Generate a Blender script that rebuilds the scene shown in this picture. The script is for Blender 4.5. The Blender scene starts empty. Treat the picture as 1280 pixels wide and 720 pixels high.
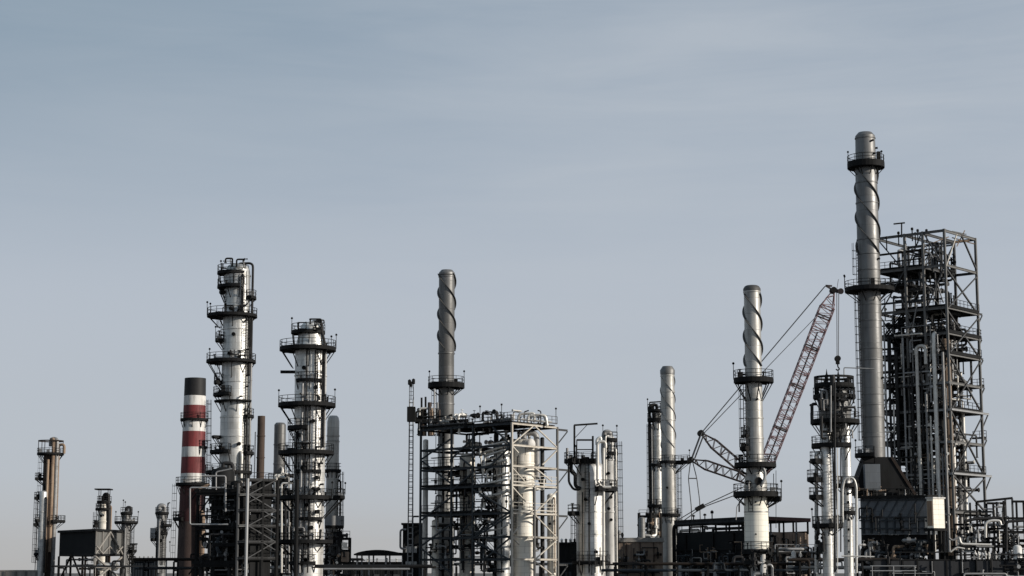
import bpy, math, random
from mathutils import Vector, Matrix

random.seed(7)
SC = bpy.context.scene
COL = SC.collection
PI = math.pi
F, HY = 2350.0, 716.0                     # focal length and horizon row of the 1280x720 photograph
CAMZ = 2.0
PITCH = math.atan((HY - 360) / F)
CP, SP = math.cos(PITCH), math.sin(PITCH)

# ------------------------------------------------------------------ photo measurements -> metres
def ray(px, py):
    a, b = (px - 640) / F, (360 - py) / F
    return Vector((a, CP - b * SP, SP + b * CP))
def W(px, py, Y):
    d = ray(px, py)
    t = Y / d.y
    return Vector((d.x * t, Y, CAMZ + d.z * t))
def ZZ(py, Y): return W(640, py, Y).z
def M(px, Y): return px * Y / F

# ------------------------------------------------------------------ materials
def new_mat(name):
    m = bpy.data.materials.new(name); m.use_nodes = True
    nt = m.node_tree
    return m, nt, nt.nodes['Principled BSDF']
def N(nt, t, **kw):
    n = nt.nodes.new(t)
    for k, v in kw.items():
        if k in n.inputs: n.inputs[k].default_value = v
        else: setattr(n, k, v)
    return n
def ramp(nt, stops, interp='LINEAR'):
    n = nt.nodes.new('ShaderNodeValToRGB'); e = n.color_ramp.elements
    n.color_ramp.interpolation = interp
    while len(e) < len(stops): e.new(0.5)
    for el, (p, c) in zip(e, stops):
        el.position = p
        el.color = (c, c, c, 1) if isinstance(c, (int, float)) else (*c, 1)
    return n
def mixc(nt, blend, fac, a, b):
    n = nt.nodes.new('ShaderNodeMix'); n.data_type = 'RGBA'; n.blend_type = blend
    for sock, v in ((n.inputs[0], fac), (n.inputs[6], a), (n.inputs[7], b)):
        if isinstance(v, bpy.types.NodeSocket): nt.links.new(v, sock)
        elif isinstance(v, (int, float)): sock.default_value = v
        else: sock.default_value = (*v, 1)
    return n.outputs[2]

def weathered(name, base, dirt, rough=0.6, metal=0.0, amount=0.6, streak=True, scale=0.5, vary=0.12, spec=0.4, bump=0.0):
    """paint or bare metal with dirt blotches and run-down streaks, tinted a little differently on every object"""
    m, nt, p = new_mat(name)
    geo = N(nt, 'ShaderNodeNewGeometry'); oi = N(nt, 'ShaderNodeObjectInfo')
    mp = N(nt, 'ShaderNodeMapping'); nt.links.new(geo.outputs['Position'], mp.inputs['Vector'])
    mp.inputs['Scale'].default_value = (1, 1, 0.12 if streak else 1)
    n1 = N(nt, 'ShaderNodeTexNoise', Scale=scale * 2.2, Detail=7.0, Roughness=0.65); nt.links.new(mp.outputs[0], n1.inputs['Vector'])
    n2 = N(nt, 'ShaderNodeTexNoise', Scale=scale * 0.5, Detail=5.0, Roughness=0.6); nt.links.new(geo.outputs['Position'], n2.inputs['Vector'])
    r1 = ramp(nt, [(0.42, 0.0), (0.68, 1.0)]); nt.links.new(n1.outputs[0], r1.inputs[0])
    r2 = ramp(nt, [(0.35, 0.25), (0.65, 1.0)]); nt.links.new(n2.outputs[0], r2.inputs[0])
    mu = N(nt, 'ShaderNodeMath', operation='MULTIPLY'); nt.links.new(r1.outputs[0], mu.inputs[0]); nt.links.new(r2.outputs[0], mu.inputs[1])
    mu2 = N(nt, 'ShaderNodeMath', operation='MULTIPLY'); nt.links.new(mu.outputs[0], mu2.inputs[0]); mu2.inputs[1].default_value = amount
    c = mixc(nt, 'MIX', mu2.outputs[0], base, dirt)
    mr = N(nt, 'ShaderNodeMapRange'); nt.links.new(oi.outputs['Random'], mr.inputs[0]); mr.inputs[3].default_value = 1 - vary; mr.inputs[4].default_value = 1 + vary
    vm = N(nt, 'ShaderNodeVectorMath', operation='SCALE'); nt.links.new(c, vm.inputs[0]); nt.links.new(mr.outputs[0], vm.inputs['Scale'])
    nt.links.new(vm.outputs[0], p.inputs['Base Color'])
    rr = N(nt, 'ShaderNodeMapRange'); nt.links.new(mu2.outputs[0], rr.inputs[0]); rr.inputs[3].default_value = rough; rr.inputs[4].default_value = min(1, rough + 0.3)
    nt.links.new(rr.outputs[0], p.inputs['Roughness'])
    p.inputs['Metallic'].default_value = metal
    p.inputs['Specular IOR Level'].default_value = spec
    if bump:
        b = N(nt, 'ShaderNodeBump', Strength=bump, Distance=0.05); nt.links.new(n1.outputs[0], b.inputs['Height']); nt.links.new(b.outputs[0], p.inputs['Normal'])
    return m

def cladding(name, base, dirt, rough=0.42, metal=0.55, rowh=1.1, width=2.6, amount=0.5, seam=0.5, tint=0.18, rustiness=0.6):
    """sheet-metal jacket in overlapping courses (brick pattern in the wrapped UV), dents and rain streaks"""
    m, nt, p = new_mat(name)
    uv = N(nt, 'ShaderNodeUVMap')
    br = N(nt, 'ShaderNodeTexBrick'); nt.links.new(uv.outputs[0], br.inputs['Vector'])
    br.inputs['Scale'].default_value = 1.0; br.inputs['Brick Width'].default_value = width; br.inputs['Row Height'].default_value = rowh
    br.offset = 0.0 if name.startswith('cream') else 0.5
    br.inputs['Mortar Size'].default_value = 0.022; br.inputs['Mortar Smooth'].default_value = 0.2
    br.inputs['Color1'].default_value = (1 - tint, 1 - tint, 1 - tint * 1.1, 1); br.inputs['Color2'].default_value = (1, 1, 1, 1)
    br.inputs['Mortar'].default_value = (seam, seam, seam, 1)
    mp = N(nt, 'ShaderNodeMapping'); nt.links.new(uv.outputs[0], mp.inputs['Vector']); mp.inputs['Scale'].default_value = (1.3, 0.09, 1)
    ns = N(nt, 'ShaderNodeTexNoise', Scale=1.0, Detail=8.0, Roughness=0.7); nt.links.new(mp.outputs[0], ns.inputs['Vector'])
    rs = ramp(nt, [(0.45, 0.0), (0.72, 1.0)]); nt.links.new(ns.outputs[0], rs.inputs[0])
    nb = N(nt, 'ShaderNodeTexNoise', Scale=0.35, Detail=6.0, Roughness=0.6); nt.links.new(uv.outputs[0], nb.inputs['Vector'])
    rb = ramp(nt, [(0.35, 0.35), (0.65, 1.0)]); nt.links.new(nb.outputs[0], rb.inputs[0])
    mu = N(nt, 'ShaderNodeMath', operation='MULTIPLY'); nt.links.new(rs.outputs[0], mu.inputs[0]); nt.links.new(rb.outputs[0], mu.inputs[1])
    mu2 = N(nt, 'ShaderNodeMath', operation='MULTIPLY'); nt.links.new(mu.outputs[0], mu2.inputs[0]); mu2.inputs[1].default_value = amount
    c = mixc(nt, 'MIX', mu2.outputs[0], base, dirt)
    # rust runs: few, narrow, long
    mp3 = N(nt, 'ShaderNodeMapping'); nt.links.new(uv.outputs[0], mp3.inputs['Vector']); mp3.inputs['Scale'].default_value = (2.2, 0.16, 1); mp3.inputs['Location'].default_value = (5.3, 1.7, 0)
    n3 = N(nt, 'ShaderNodeTexNoise', Scale=1.0, Detail=6.0, Roughness=0.75); nt.links.new(mp3.outputs[0], n3.inputs['Vector'])
    r3 = ramp(nt, [(0.60, 0.0), (0.74, 1.0)]); nt.links.new(n3.outputs[0], r3.inputs[0])
    m3 = N(nt, 'ShaderNodeMath', operation='MULTIPLY'); nt.links.new(r3.outputs[0], m3.inputs[0]); m3.inputs[1].default_value = rustiness
    c = mixc(nt, 'MIX', m3.outputs[0], c, (0.085, 0.05, 0.033))
    c = mixc(nt, 'MULTIPLY', 1.0, c, br.outputs['Color'])
    nt.links.new(c, p.inputs['Base Color'])
    rr = N(nt, 'ShaderNodeMapRange'); nt.links.new(nb.outputs[0], rr.inputs[0]); rr.inputs[1].default_value = 0.3; rr.inputs[2].default_value = 0.7
    rr.inputs[3].default_value = rough - 0.08; rr.inputs[4].default_value = rough + 0.14
    nt.links.new(rr.outputs[0], p.inputs['Roughness'])
    p.inputs['Metallic'].default_value = metal
    nd = N(nt, 'ShaderNodeTexNoise', Scale=0.8, Detail=2.0); nt.links.new(uv.outputs[0], nd.inputs['Vector'])
    ad = N(nt, 'ShaderNodeMath', operation='ADD'); nt.links.new(nd.outputs[0], ad.inputs[0]); 
    f2 = N(nt, 'ShaderNodeMath', operation='MULTIPLY'); nt.links.new(br.outputs['Fac'], f2.inputs[0]); f2.inputs[1].default_value = -0.5
    nt.links.new(f2.outputs[0], ad.inputs[1])
    b = N(nt, 'ShaderNodeBump', Strength=0.35, Distance=0.06); nt.links.new(ad.outputs[0], b.inputs['Height']); nt.links.new(b.outputs[0], p.inputs['Normal'])
    return m

def corrugated(name, base, dirt, pitch=0.5, amount=0.6, rough=0.7):
    m = weathered(name, base, dirt, rough=rough, amount=amount, spec=0.15)
    nt = m.node_tree; p = nt.nodes['Principled BSDF']
    uv = N(nt, 'ShaderNodeUVMap'); w = N(nt, 'ShaderNodeTexWave', Scale=1.0 / pitch / 3.1416 * 1.57, Distortion=0.0, bands_direction='X')
    nt.links.new(uv.outputs[0], w.inputs['Vector'])
    b = N(nt, 'ShaderNodeBump', Strength=0.6, Distance=0.08); nt.links.new(w.outputs[0], b.inputs['Height']); nt.links.new(b.outputs[0], p.inputs['Normal'])
    return m

MT = {
    'alu':      cladding('aluminium jacket', (0.54, 0.54, 0.53), (0.11, 0.10, 0.092), metal=0.55, rough=0.42, amount=0.85),
    'alu_warm': cladding('warm aluminium jacket', (0.80, 0.76, 0.68), (0.34, 0.26, 0.19), metal=0.0, rough=0.45, amount=0.6, rowh=1.0),
    'alu_pale': cladding('pale aluminium jacket', (0.68, 0.675, 0.66), (0.19, 0.165, 0.145), metal=0.5, rough=0.42, amount=0.85, rowh=0.95),
    'alu_dull': cladding('dull grey jacket', (0.17, 0.17, 0.17), (0.05, 0.045, 0.04), metal=0.4, rough=0.52, amount=0.6),
    'stack':    cladding('grey stack plate', (0.165, 0.165, 0.165), (0.07, 0.065, 0.06), metal=0.5, rough=0.45, rowh=2.4, width=9, amount=0.8, tint=0.14, seam=0.5),
    'stack_lt': cladding('light stack plate', (0.38, 0.375, 0.36), (0.12, 0.11, 0.10), metal=0.5, rough=0.43, rowh=2.2, width=8, amount=0.75, tint=0.14, seam=0.5),
    'stack_dk': cladding('dark stack plate', (0.065, 0.064, 0.062), (0.028, 0.026, 0.024), metal=0.2, rough=0.6, rowh=2.4, width=8, amount=0.7, seam=0.6),  # darker plate; strakes carry their shadow-side tone in this colour
    'rust':     weathered('rusty plate', (0.062, 0.042, 0.032), (0.024, 0.018, 0.015), rough=0.85, amount=0.9, scale=0.8, bump=0.4),
    'rust_lt':  weathered('tan rusty plate', (0.26, 0.19, 0.135), (0.09, 0.055, 0.038), rough=0.8, amount=0.9, scale=0.8),
    'dark':     weathered('dark and shaded steel', (0.0105, 0.0108, 0.0115), (0.006, 0.0055, 0.005), rough=0.7, amount=0.7, spec=0.12),  # near-black steel; its colour also stands in for deep shade low down
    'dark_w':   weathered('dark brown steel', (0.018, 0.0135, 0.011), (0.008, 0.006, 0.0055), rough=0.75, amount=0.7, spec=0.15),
    'steel':    weathered('grey painted steel', (0.055, 0.057, 0.06), (0.025, 0.021, 0.018), rough=0.6, amount=0.7, spec=0.25),
    'steel_bl': weathered('blue grey painted and shaded steel', (0.034, 0.041, 0.048), (0.014, 0.015, 0.016), rough=0.6, amount=0.6, spec=0.2),
    'steel_lt': weathered('pale painted and sunlit steel', (0.45, 0.42, 0.37), (0.16, 0.125, 0.095), rough=0.55, amount=0.6),
    'galv':     weathered('galvanised steel', (0.26, 0.265, 0.27), (0.12, 0.11, 0.10), rough=0.5, metal=0.3, amount=0.6),
    'pipe_lt':  weathered('pale pipe jacket', (0.60, 0.585, 0.55), (0.25, 0.21, 0.17), rough=0.42, metal=0.35, amount=0.5, streak=False),
    'pipe_md':  weathered('grey pipe jacket', (0.24, 0.24, 0.24), (0.10, 0.09, 0.08), rough=0.5, metal=0.3, amount=0.6, streak=False),
    'pipe_dk':  weathered('dark pipe', (0.02, 0.02, 0.021), (0.010, 0.008, 0.0075), rough=0.6, amount=0.6, streak=False, spec=0.2),
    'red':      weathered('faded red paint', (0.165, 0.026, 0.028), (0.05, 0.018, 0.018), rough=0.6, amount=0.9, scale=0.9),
    'red_dk':   weathered('dark red paint', (0.055, 0.014, 0.013), (0.02, 0.009, 0.008), rough=0.65, amount=0.8),  # darker red for the lower chimney band and the hall fascia
    'white':    weathered('dirty white paint', (0.58, 0.57, 0.55), (0.20, 0.18, 0.16), rough=0.6, amount=0.85, scale=0.9),
    'black':    weathered('black paint', (0.013, 0.013, 0.014), (0.022, 0.022, 0.022), rough=0.6, amount=0.5, spec=0.25),
    'conc':     weathered('weathered concrete', (0.26, 0.245, 0.225), (0.11, 0.10, 0.09), rough=0.9, amount=0.7, bump=0.3),
    'conc_dk':  weathered('stained concrete', (0.12, 0.12, 0.115), (0.05, 0.05, 0.048), rough=0.9, amount=0.8, bump=0.3),
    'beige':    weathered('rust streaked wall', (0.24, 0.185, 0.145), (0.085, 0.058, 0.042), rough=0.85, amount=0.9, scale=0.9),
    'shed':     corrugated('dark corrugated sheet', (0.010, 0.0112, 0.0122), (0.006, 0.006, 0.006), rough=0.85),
    'shed_bl':  corrugated('dark blue corrugated sheet', (0.014, 0.0185, 0.025), (0.007, 0.008, 0.0095), pitch=0.9, rough=0.85),
    'crane':    weathered('faded crane paint', (0.17, 0.10, 0.105), (0.075, 0.05, 0.05), rough=0.5, amount=0.6),
    'crane_dk': weathered('crane dark steel', (0.05, 0.038, 0.038), (0.025, 0.02, 0.02), rough=0.5, amount=0.6),
    'cable':    weathered('steel rope', (0.06, 0.06, 0.063), (0.03, 0.03, 0.03), rough=0.5, amount=0.4, streak=False),
    'panel':    cladding('cream panel wall', (0.78, 0.75, 0.66), (0.45, 0.38, 0.28), metal=0.0, rough=0.6, rowh=0.75, width=1.1, amount=0.35, seam=0.6, tint=0.04),
    'casing':   cladding('blue grey casing sheet', (0.105, 0.118, 0.135), (0.04, 0.043, 0.048), metal=0.0, rough=0.6, rowh=1.6, width=2.2, amount=0.8, seam=0.5),
    'post_gr':  weathered('mid grey steel', (0.13, 0.13, 0.128), (0.055, 0.048, 0.042), rough=0.6, amount=0.7, spec=0.25),
    'conc_shade':      weathered('shade dark concrete', (0.02, 0.022, 0.026), (0.009, 0.009, 0.010), rough=0.8, amount=0.8),  # concrete darkened in its colour to stand in for shade on the wall
    'chim_low': weathered('dark brown chimney base', (0.062, 0.040, 0.034), (0.024, 0.018, 0.016), rough=0.8, amount=0.8, scale=0.8),  # darker brown towards the chimney foot
    'lens':     weathered('lamp glass', (0.35, 0.36, 0.36), (0.2, 0.2, 0.2), rough=0.2, amount=0.2),
}

# ------------------------------------------------------------------ mesh collector (world coordinates)
class MB:
    def __init__(self): self.v = []; self.f = []; self.uv = []; self.smooth = []
    def quad(self, pts, uvs=None, smooth=False):
        b = len(self.v); self.v += [Vector(p) for p in pts]; self.f.append(tuple(range(b, b + len(pts))))
        if uvs is None:
            p = [Vector(q) for q in pts]; u = (p[1] - p[0]); n = u.cross(p[2] - p[0])
            if n.length < 1e-9: uvs = [(0, 0)] * len(pts)
            else:
                n.normalize()
                if abs(n.z) < 0.8:
                    ax = Vector((0, 0, 1)).cross(n).normalized(); ay = Vector((0, 0, 1))
                else: ax, ay = Vector((1, 0, 0)), Vector((0, 1, 0))
                uvs = [(q.dot(ax), q.dot(ay)) for q in p]
        self.uv.append(list(uvs)); self.smooth.append(smooth)
        return self
    def prism(self, c, ax, ay, az):
        """box centred at c with half-axes ax ay az"""
        c, ax, ay, az = Vector(c), Vector(ax), Vector(ay), Vector(az)
        if ax.cross(ay).dot(az) < 0: ax = -ax
        P = lambda i, j, k: c + ax * i + ay * j + az * k
        for q in (((-1, -1, -1), (-1, 1, -1), (1, 1, -1), (1, -1, -1)), ((-1, -1, 1), (1, -1, 1), (1, 1, 1), (-1, 1, 1)),
                  ((-1, -1, -1), (1, -1, -1), (1, -1, 1), (-1, -1, 1)), ((1, 1, -1), (-1, 1, -1), (-1, 1, 1), (1, 1, 1)),
                  ((1, -1, -1), (1, 1, -1), (1, 1, 1), (1, -1, 1)), ((-1, 1, -1), (-1, -1, -1), (-1, -1, 1), (-1, 1, 1))):
            self.quad([P(*k) for k in q])
        return self
    def box(self, x0, x1, y0, y1, z0, z1):
        return self.prism(((x0 + x1) / 2, (y0 + y1) / 2, (z0 + z1) / 2), ((x1 - x0) / 2, 0, 0), (0, (y1 - y0) / 2, 0), (0, 0, (z1 - z0) / 2))
    def bar(self, a, b, w=0.1, h=None):
        """rectangular bar a->b, w wide sideways, h high"""
        a, b = Vector(a), Vector(b); h = h or w; d = b - a
        if d.length < 1e-6: return self
        t = d.normalized(); s = t.cross(Vector((0, 0, 1)))
        s = Vector((1, 0, 0)) if s.length < 1e-3 else s.normalized()
        u = s.cross(t)
        return self.prism((a + b) / 2, d / 2, s * w / 2, u * h / 2)
    def ibeam(self, a, b, w=0.3, h=0.4, t=0.05):
        """rolled I section: two flanges and a web, butted"""
        a, b = Vector(a), Vector(b); d = b - a; tt = d.normalized(); s = tt.cross(Vector((0, 0, 1)))
        s = Vector((1, 0, 0)) if s.length < 1e-3 else s.normalized()
        u = s.cross(tt); c = (a + b) / 2
        self.prism(c + u * (h / 2 - t / 2), d / 2, s * w / 2, u * t / 2)
        self.prism(c - u * (h / 2 - t / 2), d / 2, s * w / 2, u * t / 2)
        return self.prism(c, d / 2, s * t / 2, u * (h / 2 - t))
    def tube(self, pts, r, seg=10, bend=None, caps=True):
        pts = [Vector(p) for p in pts]
        if bend is None: bend = r * 2.2
        if len(pts) > 2:
            q = [pts[0]]
            for i in range(1, len(pts) - 1):
                a, p, b = pts[i - 1], pts[i], pts[i + 1]
                da, db = (a - p), (b - p); l = min(bend, da.length * 0.48, db.length * 0.48)
                s, e = p + da.normalized() * l, p + db.normalized() * l
                for k in range(6):
                    w = k / 5; q.append(s * (1 - w) ** 2 + p * 2 * w * (1 - w) + e * w * w)
            q.append(pts[-1]); pts = q
        n = len(pts); base = len(self.v)
        t0 = (pts[1] - pts[0]).normalized(); nx = t0.orthogonal().normalized(); acc = 0; vs = []
        for i in range(n):
            t = (pts[min(i + 1, n - 1)] - pts[max(i - 1, 0)]).normalized()
            nx = (nx - t * nx.dot(t)).normalized(); ny = t.cross(nx)
            if i: acc += (pts[i] - pts[i - 1]).length
            vs.append(acc)
            for k in range(seg):
                a = 2 * PI * k / seg
                self.v.append(pts[i] + (nx * math.cos(a) + ny * math.sin(a)) * r)
        for i in range(n - 1):
            for k in range(seg):
                k2 = (k + 1) % seg
                self.f.append((base + i * seg + k, base + i * seg + k2, base + (i + 1) * seg + k2, base + (i + 1) * seg + k))
                u0, u1 = k * 2 * PI * r / seg, (k + 1) * 2 * PI * r / seg
                self.uv.append([(u0, vs[i]), (u1, vs[i]), (u1, vs[i + 1]), (u0, vs[i + 1])]); self.smooth.append(True)
        if caps:
            for o, rev in ((0, True), ((n - 1) * seg, False)):
                idx = [base + o + k for k in range(seg)]
                self.f.append(tuple(reversed(idx)) if rev else tuple(idx)); self.uv.append([(0, 0)] * seg); self.smooth.append(False)
        return self
    def lathe(self, cx, cy, prof, seg=40, a0=0.0, a1=360.0):
        """prof: (r, z) pairs, bottom to top, outside to the right"""
        full = abs(a1 - a0) >= 359.9; n = seg if full else seg + 1; base = len(self.v)
        rr = max(p[0] for p in prof); acc = [prof[0][1]]
        for i in range(1, len(prof)): acc.append(acc[-1] + math.hypot(prof[i][0] - prof[i - 1][0], prof[i][1] - prof[i - 1][1]))
        for r, z in prof:
            for k in range(n):
                a = math.radians(a0 + (a1 - a0) * k / seg)
                self.v.append(Vector((cx + r * math.cos(a), cy + r * math.sin(a), z)))
        for i in range(len(prof) - 1):
            for k in range(seg):
                k2 = (k + 1) % n
                self.f.append((base + i * n + k, base + i * n + k2, base + (i + 1) * n + k2, base + (i + 1) * n + k))
                u0 = math.radians((a1 - a0) * k / seg) * rr; u1 = math.radians((a1 - a0) * (k + 1) / seg) * rr
                self.uv.append([(u0, acc[i]), (u1, acc[i]), (u1, acc[i + 1]), (u0, acc[i + 1])]); self.smooth.append(True)
        return self
    def drum(self, a, b, r, seg=20):
        """closed drum with dished ends along a->b"""
        a, b = Vector(a), Vector(b); t = (b - a).normalized(); nx = t.orthogonal().normalized(); ny = t.cross(nx); L = (b - a).length
        prof = [(0.02, -0.45 * r), (0.5 * r, -0.38 * r), (0.85 * r, -0.2 * r), (r, 0), (r, L), (0.85 * r, L + 0.2 * r), (0.5 * r, L + 0.38 * r), (0.02, L + 0.45 * r)]
        base = len(self.v)
        for q, h in prof:
            for k in range(seg):
                an = 2 * PI * k / seg; self.v.append(a + t * h + (nx * math.cos(an) + ny * math.sin(an)) * q)
        for i in range(len(prof) - 1):
            for k in range(seg):
                k2 = (k + 1) % seg
                self.f.append((base + i * seg + k, base + i * seg + k2, base + (i + 1) * seg + k2, base + (i + 1) * seg + k))
                u0, u1 = k * 2 * PI * r / seg, (k + 1) * 2 * PI * r / seg
                self.uv.append([(prof[i][1], u0), (prof[i][1], u1), (prof[i + 1][1], u1), (prof[i + 1][1], u0)]); self.smooth.append(True)
        return self
    def link(self, name, mat, parent=None, origin=Vector((0, 0, 0))):
        me = bpy.data.meshes.new(name)
        me.from_pydata([tuple(p - origin) for p in self.v], [], self.f)
        uvl = me.uv_layers.new(name='UVMap')
        flat = [c for f in self.uv for c in f]
        uvl.data.foreach_set('uv', [x for c in flat for x in c])
        me.polygons.foreach_set('use_smooth', self.smooth)
        me.materials.append(MT[mat] if isinstance(mat, str) else mat)
        if any(self.smooth): me.set_sharp_from_angle(angle=math.radians(38))
        me.update()
        o = bpy.data.objects.new(name, me); COL.objects.link(o)
        if parent is not None: o.parent = parent
        else: o.location = origin
        return o

class Thing:
    def __init__(self, name, label, cat, loc, group=None):
        self.loc = Vector(loc)
        self.o = bpy.data.objects.new(name, None); COL.objects.link(self.o); self.o.location = self.loc
        self.o['label'] = label; self.o['category'] = cat
        self.o['kind'] = 'thing'
        if group: self.o['group'] = group
    def part(self, name, mb, mat, parent=None, label=None):
        if not mb.f: return None
        o = mb.link(name, mat, parent or self.o, self.loc)
        if label: o['label'] = label
        return o

def rail_run(mb, pts, h=1.15, closed=False, w=0.075, step=1.4):
    """handrail along a polyline: posts, top rail, knee rail, toe board"""
    pts = [Vector(p) for p in pts]
    if closed: pts = pts + [pts[0]]
    for a, b in zip(pts, pts[1:]):
        for z, hh in ((h, w), (h * 0.55, w * 0.8), (0.08, 0.16)):
            mb.bar(a + Vector((0, 0, z)), b + Vector((0, 0, z)), w * 0.9, hh)
    # posts spaced along the run
    L = 0; acc = [0]
    for a, b in zip(pts, pts[1:]): L += (b - a).length; acc.append(L)
    n = max(1, round(L / step))
    for i in range(n + (0 if closed else 1)):
        s = L * i / n; j = 0
        while j < len(acc) - 2 and acc[j + 1] < s: j += 1
        t = (s - acc[j]) / max(1e-6, acc[j + 1] - acc[j]); p = pts[j].lerp(pts[j + 1], min(1, t))
        mb.bar(p, p + Vector((0, 0, h)), w)

class Column(Thing):
    """upright cylinder thing measured in photo pixels at depth Y: shell, platforms, ladders and pipes are parts"""
    def __init__(self, name, label, cat, px, py, Y, group=None):
        p = W(px, py, Y); self.Y = Y; self.X = p.x
        super().__init__(name, label, cat, (p.x, Y, 0), group)
    pdx = 0.0                                                         # how far the platforms sit off the axis
    def z(self, py): return ZZ(py, self.Y)
    def m(self, px): return M(px, self.Y)
    def shell(self, prof, mat, cap='flat', rings=(), name='shell', seg=44, zb=None):
        """prof: (py, rpx) from top to bottom"""
        pr = [(self.m(r), self.z(py)) for py, r in prof][::-1]
        if zb is not None: pr = [(pr[0][0], zb)] + pr
        self.r = pr[0][0]
        r, zt = pr[-1]
        if cap == 'dome': pr += [(r * 0.93, zt + r * 0.22), (r * 0.72, zt + r * 0.42), (r * 0.38, zt + r * 0.54), (0.02, zt + r * 0.58)]
        elif cap == 'open': pr += [(r * 0.9, zt), (r * 0.9, zt - 2.5)]
        elif cap == 'chamfer': pr += [(r * 0.7, zt + r * 0.35), (r * 0.62, zt + r * 0.35), (r * 0.6, zt - 1)]
        else: pr += [(0.02, zt + 0.05)]
        mb = MB().lathe(self.X, self.Y, pr, seg)
        self.prof = [(self.m(q), self.z(py)) for py, q in prof][::-1]
        for py in rings:
            zz = self.z(py); rr = self.rad(zz)
            mb.lathe(self.X, self.Y, [(rr - 0.02, zz - 0.11), (rr + 0.09, zz - 0.09), (rr + 0.09, zz + 0.09), (rr - 0.02, zz + 0.11)], seg)
        return self.part(name, mb, mat)
    def rad(self, z):
        pr = self.prof
        if z <= pr[0][1]: return pr[0][0]
        for (r0, z0), (r1, z1) in zip(pr, pr[1:]):
            if z0 <= z <= z1: return r0 + (r1 - r0) * (z - z0) / max(1e-6, z1 - z0)
        return pr[-1][0]
    def pol(self, r, az, z):
        a = math.radians(az); return Vector((self.X + r * math.cos(a), self.Y + r * math.sin(a), z))
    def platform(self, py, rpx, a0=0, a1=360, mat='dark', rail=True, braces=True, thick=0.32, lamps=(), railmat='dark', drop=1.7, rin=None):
        if self.pdx and (a1 - a0) >= 359.9 and rin is None:
            x0, d = self.X, self.pdx; self.X = x0 + d; self.pdx = 0.0
            pl = self.platform(py, rpx, a0, a1, mat, rail, braces, thick, lamps, railmat, drop, max(0.2, self.rad(self.z(py)) * 0.97 - abs(d)))
            self.X, self.pdx = x0, d
            return pl
        z = self.z(py); ro = self.m(rpx); ri = rin if rin is not None else self.rad(z) * 0.97
        full = (a1 - a0) >= 359.9; seg = max(4, int((a1 - a0) / 11.25))
        prof = [(ri, z - thick), (ro, z - thick), (ro, z), (ri, z), (ri, z - thick)]
        mb = MB().lathe(self.X, self.Y, prof, seg, a0, a1)
        if not full:
            for az in (a0, a1):
                q = [self.pol(ri, az, z - thick), self.pol(ro, az, z - thick), self.pol(ro, az, z), self.pol(ri, az, z)]
                mb.quad(q if az == a1 else q[::-1])
        mb.smooth = [False] * len(mb.smooth)
        pl = self.part('platform', mb, mat)
        if rail:
            rb = MB(); step = (a1 - a0) / seg
            pts = [self.pol(ro - 0.05, a0 + step * i, z) for i in range(seg + (0 if full else 1))]
            if not full: pts = [self.pol(ri + 0.1, a0, z)] + pts + [self.pol(ri + 0.1, a1, z)]
            rail_run(rb, pts, closed=full)
            self.part('railing', rb, railmat, pl)
        if braces:
            nb = max(2, round((a1 - a0) / 40))
            for i in range(nb + (0 if full else 1)):
                az = a0 + (a1 - a0) * i / nb
                if math.sin(math.radians(az)) > 0.75: continue           # never seen from this bank
                bb = MB().bar(self.pol(ro - 0.15, az, z - thick), self.pol(self.rad(z - drop), az, z - thick - drop), 0.12)
                bb.bar(self.pol(ro - 0.1, az, z - thick - 0.07), self.pol(self.rad(z), az, z - thick - 0.07), 0.12, 0.14)
                self.part('bracket', bb, mat, pl)
        if rail and ro - ri > 0.5:                                       # boxes and valves standing on the deck
            rnd = random.Random(int(py * 31 + self.X * 7))
            for _ in range(rnd.choice((1, 2, 2, 3))):
                az = rnd.uniform(a0 + 8, a1 - 8); rm = ri + (ro - ri) * 0.5; q = self.pol(rm, az, z); k = min(0.3, (ro - ri) * 0.3)
                if rnd.random() < 0.5:
                    h = rnd.uniform(0.5, 1.3); self.part('junction_box', MB().prism(q + Vector((0, 0, h / 2 + 0.01)), (k, 0, 0), (0, k, 0), (0, 0, h / 2)), rnd.choice(('dark', 'dark', 'galv', 'pipe_md')))
                else:
                    h = rnd.uniform(0.6, 1.4); v = MB().tube([q + Vector((0, 0, 0.01)), q + Vector((0, 0, h))], k * 0.4, 8).tube([q + Vector((0, 0, h)), q + Vector((0, 0, h + 0.08))], k * 0.9, 10)
                    v.tube([q + Vector((0, 0, h * 0.5)), self.pol(ri, az, z + h * 0.5)], k * 0.45, 8); self.part('valve', v, rnd.choice(('dark', 'pipe_dk', 'pipe_md')))
        for az in lamps: self.lamp(self.pol(ro, az, z), 2.1)
        return pl
    def lamp(self, p, h=2.2):
        mb = MB().tube([p, p + Vector((0, 0, h))], 0.045, 6)
        o = self.part('lamp', mb, 'dark')
        q = p + Vector((0, 0, h)); hb = MB().lathe(q.x, q.y, [(0.05, q.z - 0.05), (0.15, q.z), (0.18, q.z + 0.14), (0.1, q.z + 0.26), (0.01, q.z + 0.3)], 10)
        self.part('lamp_head', hb, 'dark', o)
    def ladder(self, az, py0, py1, off=0.35, cage=True, mat='dark', r=None):
        z1, z0 = self.z(py0), self.z(py1); mb = MB(); a = math.radians(az)
        t = Vector((-math.sin(a), math.cos(a), 0)); n = Vector((math.cos(a), math.sin(a), 0))
        rr = lambda z: (r if r is not None else self.rad(z)) + off
        for s in (-0.28, 0.28): mb.bar(self.pol(rr(z0), az, z0) + t * s, self.pol(rr(z1), az, z1) + t * s, 0.07)
        k = z0
        while k < z1:
            mb.bar(self.pol(rr(k), az, k) - t * 0.28, self.pol(rr(k), az, k) + t * 0.28, 0.05); k += 0.45
        o = self.part('ladder', mb, mat)
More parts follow.
